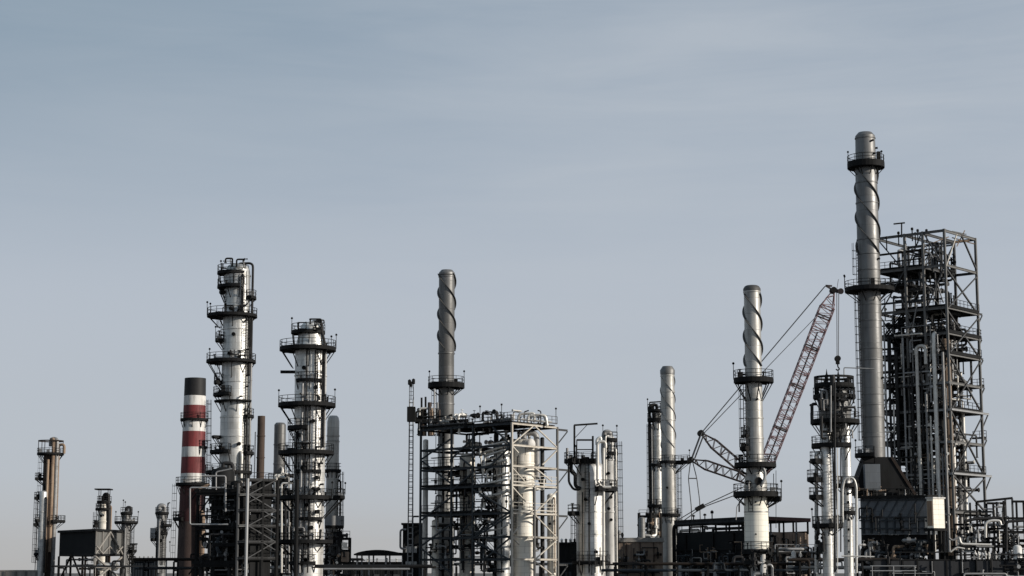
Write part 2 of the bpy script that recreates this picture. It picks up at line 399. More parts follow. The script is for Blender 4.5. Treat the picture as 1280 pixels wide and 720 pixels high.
        if cage:
            cb = MB(); k = z0 + 2.2
            hoop = [(-0.38, 0.0), (-0.42, 0.4), (-0.2, 0.75), (0.2, 0.75), (0.42, 0.4), (0.38, 0.0)]
            while k < z1:
                pp = [self.pol(rr(k), az, k) + t * x + n * y for x, y in hoop]
                for p, q in zip(pp, pp[1:]): cb.bar(p, q, 0.06)
                k += 1.3
            for x, y in hoop[1:5]: cb.bar(self.pol(rr(z0), az, z0 + 2.2) + t * x + n * y, self.pol(rr(z1), az, z1) + t * x + n * y, 0.045)
            self.part('safety_cage', cb, mat, o)
    def riser(self, az, py0, py1, rpx, mat, gap=0.15, top=None, foot=None, label=None):
        """pipe running down the shell; top='in' turns it into the shell, ('over', az2) arches over the head"""
        r = self.m(rpx); z1, z0 = self.z(py0), self.z(py1)
        R = max(self.rad(z0), self.rad(z1)) + gap + r
        pts = [self.pol(R, az, z0), self.pol(R, az, z1)]
        if top == 'in': pts.append(self.pol(0.1, az, z1))
        elif top == 'over': pts += [self.pol(0.0, az, z1), self.pol(0.0, az, z1 - 1.6)]
        elif top == 'out': pts += [self.pol(R + 1.4, az, z1), self.pol(R + 1.4, az, z1 - 2.0)]
        if foot == 'out': pts = [self.pol(R + 2.0, az, z0)] + pts
        mb = MB().tube(pts, r, 12, bend=max(0.6, r * 2.6))
        k = z0 + 1.5
        while k < z1 - 0.6:                                            # clamps
            mb.lathe(pts[0].x if foot is None else pts[1].x, pts[0].y if foot is None else pts[1].y, [(r, k), (r + 0.05, k + 0.02), (r + 0.05, k + 0.14), (r, k + 0.16)], 12); k += 4.5
        return self.part('pipe', mb, mat, label=label)
    def strakes(self, py0, py1, pitch_px, h=0.42, starts=3, phase=0, mat='stack_dk', thick=0.06):
        z1, z0 = self.z(py0), self.z(py1); pt = self.m(pitch_px)
        for s in range(starts):
            mb = MB(); n = int((z1 - z0) / pt * 30); prev = None
            for i in range(n + 1):
                z = z1 - (z1 - z0) * i / n; az = phase + 360 * s / starts + 360 * (z1 - z) / pt; rr = self.rad(z)
                c = [self.pol(rr - 0.03, az, z - thick), self.pol(rr + h, az, z - thick), self.pol(rr + h, az, z + thick), self.pol(rr - 0.03, az, z + thick)]
                if prev:
                    for k in range(4): mb.quad([prev[k], prev[(k + 1) % 4], c[(k + 1) % 4], c[k]][::-1])
                else: mb.quad(c)
                prev = c
            mb.quad(prev[::-1]); self.part('strake', mb, mat)
    def nozzle(self, az, py, rpx, mat, l=0.6):
        z = self.z(py); r = self.m(rpx); a = self.pol(self.rad(z) - 0.2, az, z); b = self.pol(self.rad(z) + l, az, z)
        mb = MB().tube([a, b], r * 0.85, 16); mb.tube([b - (b - a).normalized() * 0.15, b], r, 16)
        return self.part('manhole', mb, mat)
    def arm(self, az, py, l, mat='dark', h=0.3, w=0.3):
        z = self.z(py); a = self.pol(self.rad(z) * 0.9, az, z); b = self.pol(self.rad(z) + l, az, z)
        self.part('support_arm', MB().bar(a, b, w, h), mat)
    def davit(self, az, r, py0, py1, arm_l, dirx=1, mat='dark'):
        z0, z1 = self.z(py0), self.z(py1); b = self.pol(r, az, z0); t = Vector((b.x, b.y, z1)); e = t + Vector((arm_l * dirx, 0, 0.1))
        mb = MB().tube([b, t], 0.11, 8); mb.bar(t, e, 0.16, 0.22); mb.bar(t + Vector((0, 0, -(z1 - z0) * 0.35)), t.lerp(e, 0.4), 0.08)
        self.part('davit', mb, mat)

class Frame(Thing):
    """open steel structure: a corner towards us and two faces running back from it"""
    def __init__(self, name, label, cat, px, py, Y, a, b, Ls, Rs):
        p = W(px, py, Y); self.C = Vector((p.x, Y, 0)); self.Y = Y
        super().__init__(name, label, cat, self.C)
        self.L = Vector((-math.cos(math.radians(a)), math.sin(math.radians(a)), 0)); self.R = Vector((math.sin(math.radians(b)), math.cos(math.radians(b)), 0))
        self.s = [self.hit(self.L, q, py) for q in Ls]; self.t = [self.hit(self.R, q, py) for q in Rs]
    def hit(self, d, px, py):
        """distance along a face at which the photo column px meets it"""
        r = ray(px, py); k = r.x / r.y
        return (k * self.C.y - self.C.x) / (d.x - k * d.y)
    def P(self, s, t, z): return self.C + self.L * s + self.R * t + Vector((0, 0, z))
    def on(self, face, px, py):
        """point of a face seen at a photo pixel"""
        d = self.L if face == 'L' else self.R; n = d.cross(Vector((0, 0, 1))); r = ray(px, py); o = Vector((0, 0, CAMZ))
        return o + r * ((self.C - o).dot(n) / r.dot(n))
    def z(self, py): return ZZ(py, self.Y)
    def skeleton(self, levels, zt, mats, post=0.36, bw=0.28, bh=0.42, skip=(), zb=0.0):
        for i, s in enumerate(self.s):
            for j, t in enumerate(self.t):
                m = mats['R'] if i == 0 else mats['L'] if j == 0 else mats['B']
                h = post / 2
                self.part('post', MB().prism(self.P(s, t, (zt + zb) / 2), self.L * h, self.R * h, (0, 0, (zt - zb) / 2)), m)
        for z in levels:
            for j, t in enumerate(self.t):                              # beams along L
                if ('L', j, z) in skip: continue
                mb = MB()
                for a, b in zip(self.s, self.s[1:]): mb.ibeam(self.P(a + post / 2, t, z), self.P(b - post / 2, t, z), bw, bh)
                self.part('beam', mb, mats['L'] if j == 0 else mats['B'])
            for i, s in enumerate(self.s):
                mb = MB()
                for a, b in zip(self.t, self.t[1:]): mb.ibeam(self.P(s, a + post / 2, z), self.P(s, b - post / 2, z), bw, bh)
                self.part('beam', mb, mats['R'] if i == 0 else mats['B'])
    def deck(self, z, s0, s1, t0, t1, mat='dark', rail=None, thick=0.14, railmat='dark'):
        c = self.P((s0 + s1) / 2, (t0 + t1) / 2, z - thick / 2)
        d = self.part('deck', MB().prism(c, self.L * (s1 - s0) / 2, self.R * (t1 - t0) / 2, (0, 0, thick / 2)), mat)
        if rail:
            mb = MB(); q = {'L': [(s0, t0), (s1, t0)], 'R': [(s0, t0), (s0, t1)], 'LR': [(s1, t0), (s0, t0), (s0, t1)], 'all': [(s0, t0), (s1, t0), (s1, t1), (s0, t1)]}[rail]
            rail_run(mb, [self.P(a, b, z) for a, b in q], closed=(rail == 'all'))
            self.part('railing', mb, railmat, d)
        return d
    def brace(self, face, px0, py0, px1, py1, mat, w=0.2):
        a, b = self.on(face, px0, py0), self.on(face, px1, py1)
        self.part('brace', MB().bar(a, b, w), mat)

def add_runs(th, P, lim, n, seed, mats, rmin=0.07, rmax=0.24, name='pipe', smin=2.0, smax=7.0):
    """orthogonal pipe runs with flanges through a block of space; P maps local (s,t,z) to the world"""
    rnd = random.Random(seed)
    for _ in range(n):
        p = [rnd.uniform(*l) for l in lim]; r = rnd.uniform(rmin, rmax); pts = [tuple(p)]; last = -1
        for k in range(rnd.choice((2, 2, 3, 4))):
            ax = rnd.choice([a for a in (0, 1, 2, 2) if a != last]); last = ax
            d = rnd.uniform(smin, smax) * rnd.choice((-1, 1)); q = p[ax] + d
            if not lim[ax][0] <= q <= lim[ax][1]: q = p[ax] - d
            q = min(max(q, lim[ax][0]), lim[ax][1])
            if abs(q - p[ax]) < 0.5: continue
            p[ax] = q; pts.append(tuple(p))
        if len(pts) < 2: continue
        wp = [P(*q) for q in pts]; mb = MB().tube(wp, r, 8)
        for e, f in ((0, 1), (-1, -2)):
            d = (wp[f] - wp[e]).normalized(); mb.tube([wp[e], wp[e] + d * 0.12], r * 1.6, 8)
        if (wp[1] - wp[0]).length > 1.6:                               # a valve with its hand wheel
            c = wp[0].lerp(wp[1], 0.5); d = (wp[1] - wp[0]).normalized(); mb.tube([c - d * 0.25, c + d * 0.25], r * 1.7, 8)
            u = Vector((0, 0, 1)) if abs(d.z) < 0.9 else Vector((0, -1, 0))
            mb.tube([c, c + u * (r * 2 + 0.35)], 0.04, 6); mb.tube([c + u * (r * 2 + 0.33), c + u * (r * 2 + 0.39)], 0.22, 10)
        th.part(name, mb, rnd.choice(mats))

def poly(th, name, pts, rpx, Y, mat, parent=None, seg=12, bend=None, label=None):
    """pipe drawn through photo pixels (px, py[, depth shift])"""
    w = [W(p[0], p[1], Y + (p[2] if len(p) > 2 else 0)) for p in pts]
    r = M(rpx, Y)
    return th.part(name, MB().tube(w, r, seg, bend=bend if bend is not None else max(r * 2.5, 0.25)), mat, parent, label)

def tagmesh(o, label, cat, group=None):
    o['label'] = label; o['category'] = cat
    if group: o['group'] = group
    return o

# ------------------------------------------------------------------ ground
mat_g, nt, p = new_mat('gravel yard')
geo = N(nt, 'ShaderNodeNewGeometry'); n1 = N(nt, 'ShaderNodeTexNoise', Scale=0.05, Detail=9.0, Roughness=0.65); nt.links.new(geo.outputs['Position'], n1.inputs['Vector'])
rg = ramp(nt, [(0.35, (0.030, 0.030, 0.029)), (0.65, (0.085, 0.08, 0.072))]); nt.links.new(n1.outputs[0], rg.inputs[0]); nt.links.new(rg.outputs[0], p.inputs['Base Color']); p.inputs['Roughness'].default_value = 0.95
g = MB()
g.quad([(-6000, -3000, 0), (6000, -3000, 0), (6000, 9000, 0), (-6000, 9000, 0)])
go = g.link('ground', mat_g); go['kind'] = 'structure'

DL = ('dark', 'dark', 'dark_w', 'pipe_dk', 'steel_bl')  # dark set for low pipework, deep shade put into the colour
MX = ('pipe_dk', 'pipe_dk', 'pipe_md', 'pipe_lt', 'dark', 'steel')
LT = ('pipe_lt', 'pipe_lt', 'pipe_md', 'alu', 'pipe_dk')
# ================================================================== SPECS
# ---------------------------------------------------------------- far left: rust column and its neighbours
G_COL = 'process columns of the refinery'
G_STK = 'plain and spiral chimney stacks'
c = Column('process_column', 'rust brown column with tan pipes and a railed open top, beside a low dark shed', 'process column', 60.5, 640, 420, G_COL)
c.shell([(567, 8.3), (650, 8.3), (716, 8.6)], 'rust', rings=(600, 640, 680), zb=0)
c.platform(567, 16.5, lamps=(), drop=1.8)
c.platform(651, 21, -60, 60, braces=True)
tb = MB()
for az in (20, 75, 150, 200, 255, 310): tb.tube([c.pol(c.m(15), az, c.z(567)), c.pol(c.m(15), az, c.z(551))], 0.09, 6)
tb.lathe(c.X, c.Y, [(c.m(14.6), c.z(552)), (c.m(15.6), c.z(552)), (c.m(15.6), c.z(550.6)), (c.m(14.6), c.z(550.6)), (c.m(14.6), c.z(552))], 20)
c.part('top_frame', tb, 'dark_w')
c.riser(300, 549, 690, 2.0, 'rust_lt', top='in')
c.riser(270, 575, 716, 1.7, 'rust_lt')
c.riser(322, 549, 720, 2.6, 'pipe_md', top='over')
c.riser(345, 556, 655, 1.7, 'rust_lt', top='out')
c.riser(245, 606, 716, 1.5, 'pipe_dk', top='in')
c.riser(285, 600, 716, 1.2, 'rust')
c.ladder(195, 568, 716, cage=True)
for py in (598, 622, 655): c.platform(py, 18, 150, 215, drop=1.2)
for py in (610, 632, 676): c.nozzle(262, py, 3, 'dark')
c = Column('process_column', 'slim silver column standing against the rust brown column', 'process column', 52.3, 670, 416, G_COL)
c.shell([(616, 4.6), (716, 4.8)], 'alu', cap='dome', rings=(640, 664, 690), zb=0)
c.ladder(185, 618, 716, cage=True)
c.platform(650, 9.5, 120, 240, drop=1.2); c.platform(692, 9, 120, 240, drop=1.2)
c.riser(320, 622, 716, 1.2, 'pipe_dk', top='in')

sh = Thing('elevated_shed', 'dark roofed open shed on truss legs below the short cream column', 'shed', W(118, 716, 395))
Cn = W(118, 716, 395); Lp = W(73, 716, 412); Rp = W(151, 716, 409)
Cn.z = Lp.z = Rp.z = 0
u, v = Lp - Cn, Rp - Cn
zt, zl = ZZ(664, 395), ZZ(692, 395)
H = lambda s, t, z: Cn + u * s + v * t + Vector((0, 0, z))
sw = MB().quad([H(1, 0, zl), H(0, 0, zl), H(0, 0, zt), H(1, 0, zt)])
sw.quad([H(1, 0.03, zl), H(1, 0.03, zt), H(0, 0.03, zt), H(0, 0.03, zl)]); sh.part('side_wall', sw, 'shed')
fw = MB().quad([H(-0.005, 0, zl), H(-0.005, 1, zl), H(-0.005, 1, zt), H(-0.005, 0, zt)]); fw.quad([H(0.02, 0, zt), H(0.02, 1, zt), H(0.02, 1, zl), H(0.02, 0, zl)])
sh.part('end_wall', fw, 'conc_dk')
for k in range(5): sh.part('wall_rib', MB().bar(H(-.02, k / 4, zl), H(-.02, k / 4, zt), .22), 'conc')
for k in range(4): sh.part('brace', MB().bar(H(-.03, k / 4, zl if k % 2 else zl + 1.6), H(-.03, (k + 1) / 4, zl + 1.6 if k % 2 else zl), .2), 'conc')
rf = MB().prism(H(0.5, 0.5, zt + 0.25), u * 0.53, v * 0.55, (0, 0, 0.25)); sh.part('roof', rf, 'dark')
fl = MB().prism(H(0.5, 0.5, zl - 0.2), u * 0.5, v * 0.5, (0, 0, 0.2)); sh.part('floor_slab', fl, 'dark')
for s in (0, 0.33, 0.66, 1):
    for t in (0, 1): sh.part('post', MB().bar(H(s, t, 0), H(s, t, zl - 0.4), 0.4), 'conc' if s == 0 else 'dark_w')
for a, b in (((0, 0, zl - .6), (0, 1, 0.5)), ((0, 1, zl - .6), (0, 0, 0.5)), ((0, 0, 3.2), (0, 1, 3.2)), ((0.01, 0, zl), (-.01, .5, zt)), ((-.01, 0.5, zt), (-.01, 1, zl)), ((0.33, 0, 0), (0.66, 0, zl)), ((1, 0, 0), (.66, 0, zl))):
    sh.part('brace', MB().bar(H(a[0] - .02, a[1], a[2]), H(b[0] - .02, b[1], b[2]), 0.3), 'conc' if a[0] < .2 else 'dark_w')
add_runs(sh, lambda s, t, z: H(s, t, z), [(0.05, 0.95), (0.1, 0.9), (0.5, zl - 0.5)], 8, 3, MX, smin=0.2, smax=3)
dr = Thing('storage_drum', 'pale horizontal drum lying under the dark roofed shed', 'drum', H(0.3, 0.5, 0))
dr.part('shell', MB().drum(H(0.05, 0.3, 3.3), H(0.05, 0.85, 3.3), 0.9), 'alu')
dr.part('saddle', MB().bar(H(0.05, 0.45, 0), H(0.05, 0.45, 2.6), 0.5).bar(H(0.05, 0.7, 0), H(0.05, 0.7, 2.6), 0.5), 'conc')

c = Column('process_column', 'short cream column with a flat canopy rising behind the dark roofed shed', 'process column', 129.5, 650, 430, G_COL)
c.shell([(628, 5.2), (634, 6.5), (652, 7.2), (716, 7.4)], 'alu_warm', cap='dome', rings=(652,), zb=0)
c.platform(627, 9, 120, 400, drop=1); c.platform(636, 10.5, 150, 330, drop=1.4); c.platform(657, 13, 150, 230, drop=1.2)
cb = MB()
for az in (45, 135, 225, 315): cb.tube([c.pol(c.m(8), az, c.z(627)), c.pol(c.m(8), az, c.z(612.5))], 0.09, 6)
cb.box(c.X - c.m(10.5), c.X + c.m(8.5), c.Y - 1.8, c.Y + 1.8, c.z(612.5), c.z(611))
c.part('canopy', cb, 'dark')
c.part('top_pipe', MB().tube([c.pol(0, 0, c.z(628)), c.pol(0, 0, c.z(618)), c.pol(c.m(5.5), -30, c.z(618)), c.pol(c.m(8.6), -30, c.z(640)), c.pol(c.m(8.6), -30, 1)], 0.45, 12, bend=0.9), 'pipe_dk')
c.nozzle(262, 645, 1.6, 'dark'); c.ladder(182, 640, 716)
c.riser(352, 632, 716, 1.1, 'rust_lt', top='in')

c = Column('process_column', 'thin dark grey column with one broad platform behind the low blue shed', 'process column', 157, 680, 410, G_COL)
c.shell([(641, 4.5), (652, 6), (716, 6.4)], 'alu_dull', cap='dome', rings=(670, 690), zb=0)
c.platform(652.5, 14.5, lamps=(20, 165)); c.platform(641, 7.5, drop=1); c.platform(688, 14, -40, 40, drop=1.8)
c.part('top_pipe', MB().tube([c.pol(0, 0, c.z(641)), c.pol(0, 0, c.z(634)), c.pol(c.m(5), 0, c.z(634)), c.pol(c.m(5), 0, c.z(640))], 0.32, 10), 'pipe_dk')
c.lamp(c.pol(c.m(5), 160, c.z(641)), 2.6); c.lamp(c.pol(c.m(2), 200, c.z(641)), 2.2)
c.ladder(330, 655, 716, cage=True); c.riser(10, 690, 716, 1.4, 'pipe_dk', top='in'); c.riser(275, 655, 716, 1.2, 'pipe_md')
for i in range(4): c.arm(350, 680 + i * 8, 1.6 - 0.2 * i)

c = Column('process_column', 'narrow grey column with a bulky side box beside the striped chimney', 'process column', 201.5, 680, 400, G_COL)
c.shell([(640, 5), (648, 6), (716, 6.4)], 'alu_dull', cap='dome', rings=(664, 684), zb=0)
c.platform(641, 8.5, drop=1); c.platform(656, 12.5, -70, 60, drop=1.3); c.platform(674, 13.5, 130, 230, drop=1.3); c.platform(666, 9, 200, 340, drop=1)
c.part('top_pipe', MB().tube([c.pol(c.m(4), 200, c.z(646)), c.pol(c.m(4), 200, c.z(632)), c.pol(c.m(2.5), 0, c.z(632)), c.pol(c.m(2.5), 0, c.z(641))], 0.5, 12, bend=.8), 'pipe_md')
a = c.pol(c.m(10), 190, c.z(666)); c.part('side_box', MB().box(a.x - .55, a.x + .55, a.y - .6, a.y + .6, c.z(673), c.z(660)), 'galv')
c.davit(0, c.m(6.8), 648, 629, 0.5); c.ladder(300, 650, 716); c.riser(262, 650, 716, 1.5, 'pipe_md', top='in'); c.riser(240, 668, 716, 1.1, 'pipe_dk'); c.lamp(c.pol(c.m(12), 40, c.z(690)), 2)
c.nozzle(275, 676, 2.2, 'dark')

def box_thing(name, label, cat, px0, px1, py0, Y, depth, mat, roofmat=None, extra=None, group=None):
    a, b = W(px0, 716, Y), W(px1, 716, Y); z = ZZ(py0, Y)
    th = Thing(name, label, cat, ((a.x + b.x) / 2, Y + depth / 2, 0), group)
    mb = MB()
    x0, x1, y0, y1 = a.x, b.x, Y, Y + depth
    for q in (((x0, y0), (x1, y0)), ((x1, y0), (x1, y1)), ((x1, y1), (x0, y1)), ((x0, y1), (x0, y0))):
        mb.quad([(*q[0], 0), (*q[1], 0), (*q[1], z), (*q[0], z)])
    th.part('wall', mb, mat)
    th.part('roof', MB().box(x0 - .25, x1 + .25, y0 - .25, y1 + .25, z, z + 0.3), roofmat or mat)
    th.box = (x0, x1, y0, y1, z)
    return th
b = box_thing('storage_shed', 'low dark blue corrugated shed between the thin dark column and the striped chimney', 'shed', 164, 196, 700.5, 410, 12, 'shed_bl', 'dark')
b.part('gutter', MB().tube([(b.box[0], b.box[2] - .35, b.box[4] - .1), (b.box[1], b.box[2] - .35, b.box[4] - .1)], .12, 8), 'dark')
for i in range(6):
    x = b.box[0] + (i + .5) * (b.box[1] - b.box[0]) / 6; b.part('roof_vent', MB().tube([(x, b.box[2] + 2, b.box[4] + .3), (x, b.box[2] + 2, b.box[4] + .9)], .16, 8), 'galv')
wl = Thing('boundary_wall', 'low stained concrete wall ending at the rust brown column', 'wall', (W(10, 716, 360).x, 360, 0))
x0, x1 = W(-60, 716, 360).x, W(46, 716, 360).x
wl.part('panel', MB().box(x0, x1, 360, 360.3, 0, ZZ(714, 360)), 'conc'); wl.part('coping', MB().box(x0 - .1, x1 + .1, 359.9, 360.4, ZZ(714, 360) + .003, ZZ(712.5, 360)), 'conc')
for i in range(9):
    x = x0 + (x1 - x0) * i / 8; wl.part('pilaster', MB().box(x - .2, x + .2, 359.8, 359.997, 0, ZZ(714, 360)), 'conc_dk')

# ---------------------------------------------------------------- striped chimney
c = Column('striped_chimney', 'red and white banded chimney with a black top and dark brown base', 'chimney', 241, 600, 335)
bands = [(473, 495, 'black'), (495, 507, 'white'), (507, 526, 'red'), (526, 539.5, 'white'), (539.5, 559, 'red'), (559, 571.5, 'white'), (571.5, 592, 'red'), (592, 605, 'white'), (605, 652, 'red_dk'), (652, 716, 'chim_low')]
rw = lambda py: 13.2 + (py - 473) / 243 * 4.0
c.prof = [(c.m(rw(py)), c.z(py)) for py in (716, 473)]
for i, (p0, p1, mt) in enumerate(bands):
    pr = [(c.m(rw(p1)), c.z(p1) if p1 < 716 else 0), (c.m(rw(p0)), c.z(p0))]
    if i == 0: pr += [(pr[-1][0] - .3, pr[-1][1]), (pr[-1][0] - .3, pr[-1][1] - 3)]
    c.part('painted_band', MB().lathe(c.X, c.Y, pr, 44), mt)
c.platform(524.5, 17.5, 140, 400, drop=1.2, thick=.25); c.platform(559, 17.5, -50, 30, drop=1.2, thick=.2)
c.platform(605, 21, drop=1.6); c.platform(648, 23.5, 130, 240, drop=1.5)
c.ladder(190, 605, 716, r=c.m(17)); c.ladder(350, 500, 603)
c.riser(318, 640, 716, 3.2, 'rust_lt', top='in')
c.part('flue_pipe', MB().tube([c.pol(c.m(20), 300, 0), c.pol(c.m(20), 300, c.z(612)), c.pol(c.m(27), 330, c.z(606))], .25, 10), 'rust_lt')

# ---------------------------------------------------------------- tower A
c = Column('distillation_tower', 'tallest silver distillation tower with stacked black platforms, next to the striped chimney', 'distillation tower', 294.5, 470, 310)
c.shell([(338, 15), (345, 16), (392, 16.3), (396, 17.2), (560, 17.8), (716, 18.2)], 'alu', cap='dome', rings=(345, 412, 478, 501, 522, 546), zb=0)
c.pdx = -c.m(6)
c.platform(341, 20, lamps=(150,)); c.platform(358.5, 25.5, 130, 285, lamps=(170,)); c.platform(364.5, 23, 170, 215, rail=False)
c.platform(394.5, 31.5, lamps=(160, 185)); c.platform(425, 26.5, 150, 215, lamps=(180,), drop=1.4); c.platform(451.5, 31, lamps=(160,), drop=2.6)
c.platform(477.5, 27, 150, 215, drop=1.2); c.platform(493, 27.5, 130, 262, drop=1.5); c.platform(501, 26, 150, 330, rail=False, thick=.22)
c.platform(520, 24, -40, 30, drop=1.2); c.platform(545, 28, 150, 215, rail=False); c.platform(564.5, 30, 130, 265); c.platform(566, 25, -40, 30, drop=1.2); c.platform(372, 24, -35, 30, drop=1.1); c.platform(590, 29)
R = c.m(20)
c.part('overhead_pipe', MB().tube([c.pol(0, 0, c.z(338)), c.pol(0, 0, c.z(329.5)), c.pol(R, -12, c.z(329.5)), c.pol(R, -12, 1)], 0.2, 14, bend=.8), 'pipe_dk')
c.part('vent_pipe', MB().tube([c.pol(c.m(8), 250, c.z(341)), c.pol(c.m(8), 250, c.z(333)), c.pol(c.m(12), 200, c.z(333)), c.pol(c.m(12), 200, c.z(341))], 0.2, 10), 'pipe_dk')
c.ladder(300, 342, 394); c.ladder(318, 396, 451); c.ladder(322, 452, 560, cage=False); c.ladder(172, 400, 425); c.ladder(190, 455, 493)
c.riser(300, 345, 392, 1.3, 'pipe_dk', top='in'); c.riser(335, 400, 470, 1.2, 'pipe_dk', top='in'); c.riser(345, 455, 590, 1.6, 'pipe_md')
c.riser(305, 566, 716, 2.0, 'pipe_lt', top='in'); c.riser(325, 520, 716, 1.4, 'pipe_dk', top='in'); c.riser(240, 590, 716, 1.8, 'pipe_dk', top='in')
for py, az in ((420, 268), (388, 255), (391, 285), (448, 290), (444, 255), (556, 295), (360, 240)): c.nozzle(az, py, 2.4, 'dark')
for py, az in ((402, 318), (438, 325), (470, 328), (484, 325), (497, 300)): c.nozzle(az, py, 1.2, 'dark')
for k, (a_, b_) in enumerate(((338, 327), (394, 384), (451, 440))):
    add_runs(c, lambda s, t, z: Vector((c.X + s, c.Y - c.m(16.5) + t, z)), [(-2.2, 2.0), (-1.3, .4), (c.z(a_), c.z(b_))], 7, 200 + k, ('dark', 'pipe_dk', 'pipe_md'), rmin=.05, rmax=.16, smin=.4, smax=1.6, name='small_pipe')
# ---------------------------------------------------------------- tower B
c = Column('distillation_tower', 'broad silver distillation tower with ten black platforms, left of the gap before the caged frame', 'distillation tower', 387, 560, 288)
c.shell([(410, 14), (417, 15.5), (428, 18.5), (440, 20), (716, 19)], 'alu_pale', cap='dome', rings=(470, 523, 555, 600, 640, 690), zb=0)
c.pdx = -c.m(4.2)
c.platform(415, 21.5, lamps=(170,)); c.platform(435.5, 35.5, lamps=(40, 10), thick=.42, drop=2.6); c.arm(182, 465, 2.2, h=.4, w=.8)
c.platform(476, 23.5, 225, 318, drop=1.2); c.platform(505.5, 36, lamps=(175, 350), thick=.42, drop=2.6); c.platform(534, 28, 160, 268, thick=.45)
c.platform(565, 35, thick=.42, drop=2.6); c.platform(589, 23.5, 235, 315, drop=1.2); c.platform(621, 33, lamps=(5,), thick=.45); c.platform(648, 24, 230, 320, drop=1.2); c.platform(676, 35, thick=.4); c.platform(703, 24, 170, 300, drop=1.2)
c.platform(621, 45, -24, 24, braces=True, drop=3, rin=c.m(34)) 
R = c.m(17)
c.part('overhead_pipe', MB().tube([c.pol(0, 0, c.z(410)), c.pol(0, 0, c.z(402)), c.pol(R, -35, c.z(402.5)), c.pol(R, -35, c.z(416)), c.pol(c.m(22), -35, c.z(428)), c.pol(c.m(22), -35, c.z(560))], .2, 14, bend=.7), 'pipe_dk')
c.part('vent_pipe', MB().tube([c.pol(c.m(9), 230, c.z(415)), c.pol(c.m(9), 230, c.z(406)), c.pol(c.m(9), 300, c.z(406)), c.pol(c.m(9), 300, c.z(415))], .25, 10), 'pipe_dk')
c.riser(262, 438, 700, 0.9, 'pipe_dk', top='in'); c.riser(276, 506, 716, 1.0, 'pipe_dk', top='in'); c.riser(250, 480, 716, 1.4, 'pipe_md', top='in'); c.riser(292, 440, 505, 1.0, 'pipe_dk', top='in'); c.riser(228, 540, 716, 1.2, 'pipe_dk', top='in')
c.ladder(302, 437, 505); c.ladder(300, 508, 620); c.ladder(285, 622, 700); c.ladder(215, 540, 676)
for py, az in ((462, 255), (486, 292), (528, 285), (545, 240), (586, 255), (612, 305), (632, 270), (660, 285), (665, 250), (598, 300), (640, 305), (700, 270)): c.nozzle(az, py, 2.6, 'dark')
for py, az in ((455, 320), (495, 325), (548, 320), (580, 318), (606, 322), (652, 318)): c.nozzle(az, py, 1.3, 'dark')

for k, (a_, b_) in enumerate(((414, 403), (505, 494), (565, 552), (621, 607), (676, 660))):
    add_runs(c, lambda s, t, z: Vector((c.X + s, c.Y - c.m(18.5) + t, z)), [(-2.2, 2.2), (-1.6, .2), (c.z(a_), c.z(b_))], 8, 210 + k, ('dark', 'pipe_dk', 'pipe_md', 'pipe_dk'), rmin=.05, rmax=.16, smin=.4, smax=1.8, name='small_pipe')
# plain stacks around tower B
c = Column('chimney_stack', 'thin rusty pipe stack between the two silver distillation towers', 'chimney', 326, 560, 330, G_STK)
c.shell([(520, 4.7), (716, 5.2)], 'rust', cap='open', rings=(545, 572), zb=0, seg=24); c.ladder(200, 540, 716, cage=False)
c = Column('chimney_stack', 'plain grey stack half hidden behind the broad tower', 'chimney', 349.5, 570, 335, G_STK)
c.shell([(531, 7.3), (716, 7.6)], 'stack', cap='chamfer', rings=(556, 580), zb=0, seg=28); c.ladder(330, 560, 716); c.platform(600, 13)
c.riser(300, 585, 716, 1.5, 'pipe_lt', top='in')
c = Column('chimney_stack', 'grey capped stack with a solid basket platform, emerging beside the broad tower', 'chimney', 415.5, 610, 320, G_STK)
c.shell([(522, 6.6), (527, 7.6), (590, 7.8), (716, 8.2)], 'stack_lt', cap='chamfer', rings=(545, 552, 588), zb=0, seg=28)
c.platform(588, 11, 190, 350, drop=1); c.platform(657.5, 15, -120, 80, drop=1.4)
z0 = c.z(657); c.part('basket_fence', MB().lathe(c.X, c.Y, [(c.m(15), z0), (c.m(15.2), z0), (c.m(15.2), c.z(645)), (c.m(15), c.z(645)), (c.m(15), z0)], 24, -120, 80), 'galv')
c.ladder(330, 590, 716); c.lamp(c.pol(c.m(16), 0, c.z(618)), 1.8); c.riser(345, 600, 716, 1.3, 'pipe_dk', top='in')
